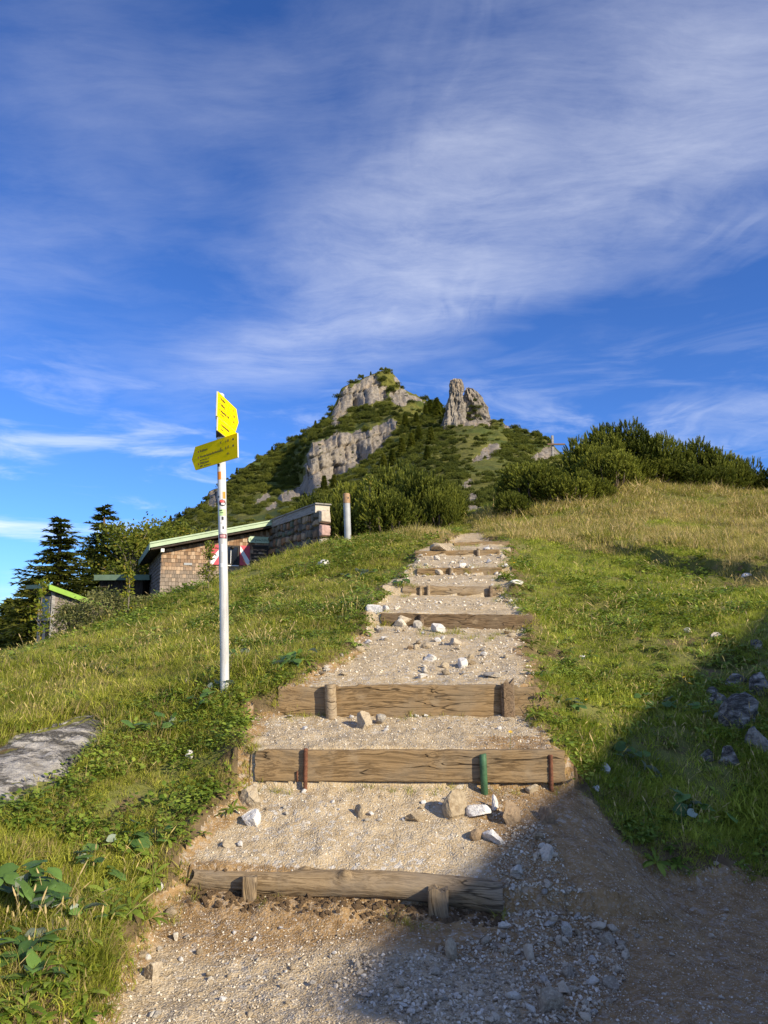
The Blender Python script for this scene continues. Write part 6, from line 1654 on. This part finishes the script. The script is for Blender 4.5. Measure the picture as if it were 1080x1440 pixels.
# stones big enough to count: the ones that stand out, each with its own look
def stone(px, py, wpx, hpx, key, label, seed, sinkf=0.22, rz=None, name='stone', flat=None):
    h_ = hit(px, py + hpx*0.42)[0]; d = h_[3]; w_ = wpx*d/F; hh = hpx*d/F*1.12
    me = big_stone_mesh(seed, key, 1.0, 2 if wpx < 30 else 3)
    o = link(name, me, None, (h_[0], h_[1] + w_*0.2, h_[2] + hh*(0.5 - sinkf)), (0.15*math.sin(seed), 0.12*math.cos(seed*2), (seed*1.9) % 3 - 1.5 if rz is None else rz), (w_*1.06, w_*0.85, hh*1.15))
    return tag(o, label, 'stone')
NAMED = [(512,1014,36,24,'stone_tan','pale angular boulder on the tread just below the third step'),(534,1012,22,14,'stone','flat grey white stone touching the boulder below the third step'),
 (354,1123,40,28,'stone_tan','blocky tan stone at left end of the wide plank, above a white one'),(350,1152,34,26,'stone_white','white stone below the blocky tan stone left of the path'),
 (322,1187,22,11,'stone_tan','ochre stone on the tread left, above the log end'),(337,1187,11,8,'stone_white','small white stone touching the ochre stone above the log'),
 (641,1133,42,36,'stone_tan','big earth-brown stone under the wide plank left of the green post'),(674,1141,36,20,'stone_white','low white stone right of the big brown one under the plank'),
 (695,1130,14,22,'stone_white','upright white stone close to the green post'),(717,1146,34,34,'stone_brown','brown wedge-shaped stone standing under the right end of the plank'),
 (696,1178,34,22,'stone_white','bright white wedge stone with a shadowed face above the rubble spill'),(668,1172,26,18,'stone_brown','dull brown lump half sunk beside the white wedge stone'),
 (585,1150,36,16,'stone_tan','dusty mound-like stone in the middle of the tread below the plank'),(505,1142,20,18,'stone_tan','small tan stone under the wide plank halfway along'),
 (771,1146,30,26,'stone_brown','dark earthy stone at right below the plank end'),(751,1110,22,12,'stone_tan','tan stone by the rotten right end of the wide plank'),
 (634,1336,24,26,'stone_tan','rounded brown stone just below the right stake of the log'),(213,1369,36,24,'stone_grey','grey white stone lying alone in gravel at lower left'),
 (771,1408,44,40,'stone_grey','largest rubble stone at the bottom, grey with a tan face'),(796,1392,22,18,'stone_grey','grey stone tucked behind the largest rubble stone'),
 (855,1320,26,18,'stone_grey','pale grey stone on the right rim of the rubble spill'),(745,1340,22,22,'stone_grey','grey angular stone in the rubble right of the log'),(796,1310,24,20,'stone','grey block in the middle of the rubble spill'),
 (776,1295,22,16,'stone_tan','tan stone in the upper middle of the rubble spill'),(770,1200,24,22,'stone','pale stone in the rubble below the plank end'),(728,1225,22,16,'stone','pale stone in rubble just above the right end of the log'),
 (862,1382,26,20,'stone_grey','peaked grey stone low on the right rim of the rubble'),(800,1368,28,14,'stone_grey','flat grey stone on the lower rubble'),
 (622,769,38,17,'stone_grey','pale boulder resting on the seventh step'),(528,857,28,16,'stone_white','white stone at left end of the thin shaded plank'),(543,855,14,10,'stone_white','smaller white stone beside the one at the thin plank'),
 (571,868,26,18,'stone_grey','upright grey stone under the left end of the thin plank'),(562,876,24,12,'stone','flat pale stone leaning below the upright grey one'),(587,878,22,12,'stone','pale flat stone right of the upright grey one'),
 (615,884,24,15,'stone_white','white stone below the middle of the thin plank'),(606,925,26,12,'stone_white','flat white stone in the middle of the long tread'),(650,932,20,15,'stone_white','pale upright stone on the right of the long tread'),
 (662,930,18,13,'stone_tan','ochre stone touching the pale upright one on the long tread'),(693,949,28,10,'stone','flat grey stone above the right end of the third step'),(594,950,18,9,'stone_white','small white stone above the middle of the third step'),
 (640,902,20,10,'stone_grey','grey stone high on the long tread'),(575,910,14,9,'stone_brown','brown stone on the left of the long tread'),(456,793,24,13,'stone_white','white stone in the grass on the knoll'),
 (821,923,14,8,'stone_white','white stone alone in the sunlit grass right of the path'),(727,820,26,9,'stone_white','flat white stone in the turf right of the round timber step'),(264,958,13,16,'stone_grey','grey stone in the grass left of the sign pole'),
 (852,1082,16,16,'stone_white','white stone on the earthy lip of the right bank'),(221,1247,15,11,'stone_white','white stone on bare soil left of the log'),(240,1283,24,12,'stone_tan','cream stone on the gravel left of the left stake'),
 (246,1318,14,12,'stone','small grey stone in gravel below the cream one'),(200,1342,16,10,'stone_tan','tan stone on gravel near the turf at lower left'),(838,1108,12,9,'stone_white','small white stone on the eroded right bank'),
 (265,1062,14,16,'stone_white','white stone half hidden in turf left of the wide plank'),(342,902,14,8,'stone_white','white stone in grass right of the sign pole'),(960,800,0,0,'',''),
 (1053,804,22,8,'stone_white','white stone in the meadow at the right edge'),(645,690,14,14,'stone_grey','')]
for i, (a, b, w_, h_, k_, lab) in enumerate(NAMED):
    if lab: stone(a, b, w_, h_, k_, lab, 60 + i)
# the rest of the countable rubble: nothing tells one from the next within its patch
def rubble(poly, n, w0, w1, keys, label, group, pw=1.6):
    h_ = rand_hits(poly, n, GR); r_ = random.Random(n)
    h_ = h_[path_dist(h_[:, 0], h_[:, 1]) > 0.0]
    for q_ in h_:
        w_ = (w0 + (w1 - w0)*r_.random()**pw)*q_[3]/F; me = STN[r_.choice(keys)][r_.randrange(5)]
        o = link('stone', me, None, (q_[0], q_[1], q_[2] + w_*0.18), (r_.gauss(0, 0.3), r_.gauss(0, 0.3), r_.uniform(0, 6.3)), (w_*1.1, w_*r_.uniform(0.75, 1.1), w_*r_.uniform(0.7, 1.05)))
        tag(o, label, 'stone', group)
rubble(SPILL, 120, 9, 25, ['stone', 'stone_grey', 'stone_grey', 'stone_tan'], 'small grey limestone piece in the rubble spill right of the log', 'stones of the rubble spill', 1.8)
rubble([(500,885),(735,890),(755,950),(430,950)], 46, 7, 18, ['stone_white', 'stone', 'stone_tan'], 'small pale stone scattered on the long tread above the third step', 'stones on the long tread')
rubble([(585,783),(712,783),(730,812),(590,812)], 24, 6, 16, ['stone_white', 'stone', 'stone_grey'], 'small pale stone around the sixth and seventh step', 'stones round the upper steps')
rubble([(690,800),(722,795),(735,856),(690,856)], 14, 6, 14, ['stone_white', 'stone_grey'], 'small grey stone piled along the right of the round timber step', 'stones right of the round step')
rubble([(580,762),(640,766),(700,768),(700,776),(590,780)], 10, 6, 14, ['stone_white', 'stone'], 'small pale stone near the boulder on the seventh step', 'stones near the boulder')
rubble([(190,1300),(480,1300),(470,1430),(150,1430)], 30, 8, 17, ['stone_white', 'stone', 'stone_tan'], 'small pale stone scattered in the sunlit gravel below the log', 'stones in the sunlit gravel')
rubble([(400,1005),(750,1005),(740,1030),(420,1030)], 16, 7, 13, ['stone_white', 'stone'], 'small pale stone in front of the third step', 'stones in front of the third step')
rubble([(360,1112),(640,1120),(640,1160),(370,1160)], 18, 7, 13, ['stone_white', 'stone', 'stone_tan'], 'small pale stone below the wide plank', 'stones below the wide plank')
rubble([(880,1200),(1060,1220),(1060,1420),(900,1420)], 16, 7, 14, ['stone_grey', 'stone'], 'small grey stone lying loose on the shaded trail at right', 'stones on the shaded trail')

# weathered rock slab in the turf at left
sx_ = [p[0] for p in SLAB_W]; sy_ = [p[1] for p in SLAB_W]
gx_, gy_ = np.meshgrid(np.linspace(min(sx_)-0.15, max(sx_)+0.15, 170), np.linspace(min(sy_)-0.15, max(sy_)+0.15, 130))
sd_ = in_poly(gx_, gy_, SLAB_W) + 0.05*fbm(gx_*5, gy_*5, 3, 171)
ca, sa = math.cos(0.62), math.sin(0.62)
al = gx_*ca + gy_*sa; ac = -gx_*sa + gy_*ca
ridg = 1 - np.abs(fbm(al*1.6, ac*7, 4, 173)); crack = np.minimum(np.abs(fbm(al*0.55 + 3, ac*2.6, 3, 175)), 0.10)/0.10
rz_ = H(gx_, gy_) + 0.045*sstep(-0.02, 0.12, sd_) - 0.10*sstep(0.02, -0.10, sd_)*0 - 0.12*(1 - sstep(-0.10, 0.0, sd_))
rz_ = rz_ + sstep(0, 0.08, sd_)*(0.050*(ridg - 0.8) + 0.085*(crack - 1) + 0.035*fbm(al*9, ac*16, 4, 177) + 0.05*fbm(al*0.8, ac*2.2, 3, 179))
ny_, nx_ = gx_.shape; i2 = np.arange(nx_*ny_).reshape(ny_, nx_)
fq = np.stack([i2[:-1, :-1], i2[:-1, 1:], i2[1:, 1:], i2[1:, :-1]], -1).reshape(-1, 4)
sel = sd_.ravel()[fq].max(1) > -0.12; fq = fq[sel]
us = np.unique(fq); rm = np.zeros(nx_*ny_, int); rm[us] = np.arange(len(us))
o = link('rock_slab', mesh_np('rock_slab', np.c_[gx_.ravel(), gy_.ravel(), rz_.ravel()][us], rm[fq], M['slab'], True))
tag(o, 'large weathered grey rock slab with diagonal cracks set in the turf at left', 'rock')
# dark boulders breaking out of the bank at right
BO = [(1052,1000,70,60,'dark broad boulder largest of the shaded outcrop at right edge'),(1012,985,34,26,'grey boulder at left tip of the shaded outcrop'),(1035,955,44,20,'flat dark boulder at the top of the shaded outcrop'),(1078,960,40,34,'dark boulder cut off by the right edge in the outcrop'),
 (1003,972,18,16,'small pale boulder highest at the left of the outcrop'),(1072,1040,44,44,'low dark boulder under the largest one in the outcrop'),(1030,1062,34,30,'brownish boulder sunk in turf below the outcrop'),(995,1060,22,18,'small mossy boulder in the shaded grass left of the outcrop'),(1065,905,26,14,'shaded stone in the bank above the outcrop'),(1010,893,18,12,'pale stone where the shadow edge crosses the upper bank'),(968,885,14,9,'tan stone just left of the shadow edge on upper bank')]
for i, (a, b, w_, h_, lab) in enumerate(BO):
    stone(a, b, w_, h_, 'slab' if i not in (9, 10) else 'stone', lab, 140 + i, 0.35, name='boulder')
# clod of bare soil at lower left
o = stone(72, 1366, 40, 24, 'rawsoil', 'x', 180, 0.35, name='soil_clod'); tag(o, 'clod of bare brown soil in the turf at lower left', 'soil')
# crumbling earth under the log, as a lumpy apron
s = STEP_PX[0]; 
n_ = 700; tq = GR.random(n_); ex_ = s['L'].x + (s['R'].x - s['L'].x)*tq; ey2 = s['L'].y + (s['R'].y - s['L'].y)*tq - 0.00 - 0.20*GR.random(n_)**1.6
ez_ = Hf(ex_, ey2); sc_ = 0.012 + 0.055*GR.random(n_)**2
SOIL = [stone_mesh(960+i, 14, 0.9, 0.0) for i in range(4)]
for me in SOIL: me.materials.clear(); me.materials.append(M['rawsoil']); me.name = 'clod'
scatter('loose_soil', np.c_[ex_, ey2, ez_], np.c_[GR.uniform(0, 6, n_), GR.uniform(0, 6, n_), GR.uniform(0, 6, n_)], sc_, GR.integers(0, 4, n_), SOIL)

# ------------------------------------------------------------------ the lodge behind the camera on the right, unseen, added and shaped to cast the shadow over the trail
hor_ = Vector((math.sin(SUN_AZ), -math.cos(SUN_AZ), 0)); ev_ = Vector((math.cos(SUN_AZ), math.sin(SUN_AZ), 0))
o0 = hor_*12.0 + ev_*2.55
lodge = empty('added_shade_lodge', (o0.x, o0.y, -0.3), math.atan2(ev_.y, ev_.x), 'tall shingled lodge added unseen behind the viewpoint, its roofline shaped to shade the trail', 'lodge')
M['lodge_wall'] = M['shingle_grey']
def lz(x): return 7.30 + 0.225*x + 0.3
LW, LD = 12.0, 7.0
mb = MB(); mb.add([(0.3,-LD,-0.5),(LW,-LD,-0.5),(LW,-0.3,-0.5),(0.3,-0.3,-0.5),(0.3,-LD,lz(0.3)-0.2),(LW,-LD,lz(LW)-0.2),(LW,-0.3,lz(LW)-0.2),(0.3,-0.3,lz(0.3)-0.2)], BF); lw = mb.build('wall', M['grey_wood'], lodge)
MB().add([(0,-LD-0.4,lz(0)-0.2),(LW+0.3,-LD-0.4,lz(LW+0.3)-0.2),(LW+0.3,0,lz(LW+0.3)-0.2),(0,0,lz(0)-0.2),(0,-LD-0.4,lz(0)),(LW+0.3,-LD-0.4,lz(LW+0.3)),(LW+0.3,0,lz(LW+0.3)),(0,0,lz(0))], BF).build('roof', M['roof_dark'], lodge)
for k in range(4):
    for zz2 in (1.3, 4.2):
        fo = MB().box((1.6 + 2.7*k, -0.298, zz2), (2.7 + 2.7*k, -0.24, zz2 + 1.3)).build('window', M['white'], lodge)
        MB().box((1.7 + 2.7*k, -0.238, zz2 + 0.1), (2.6 + 2.7*k, -0.23, zz2 + 1.2)).build('pane', M['glass'], fo)
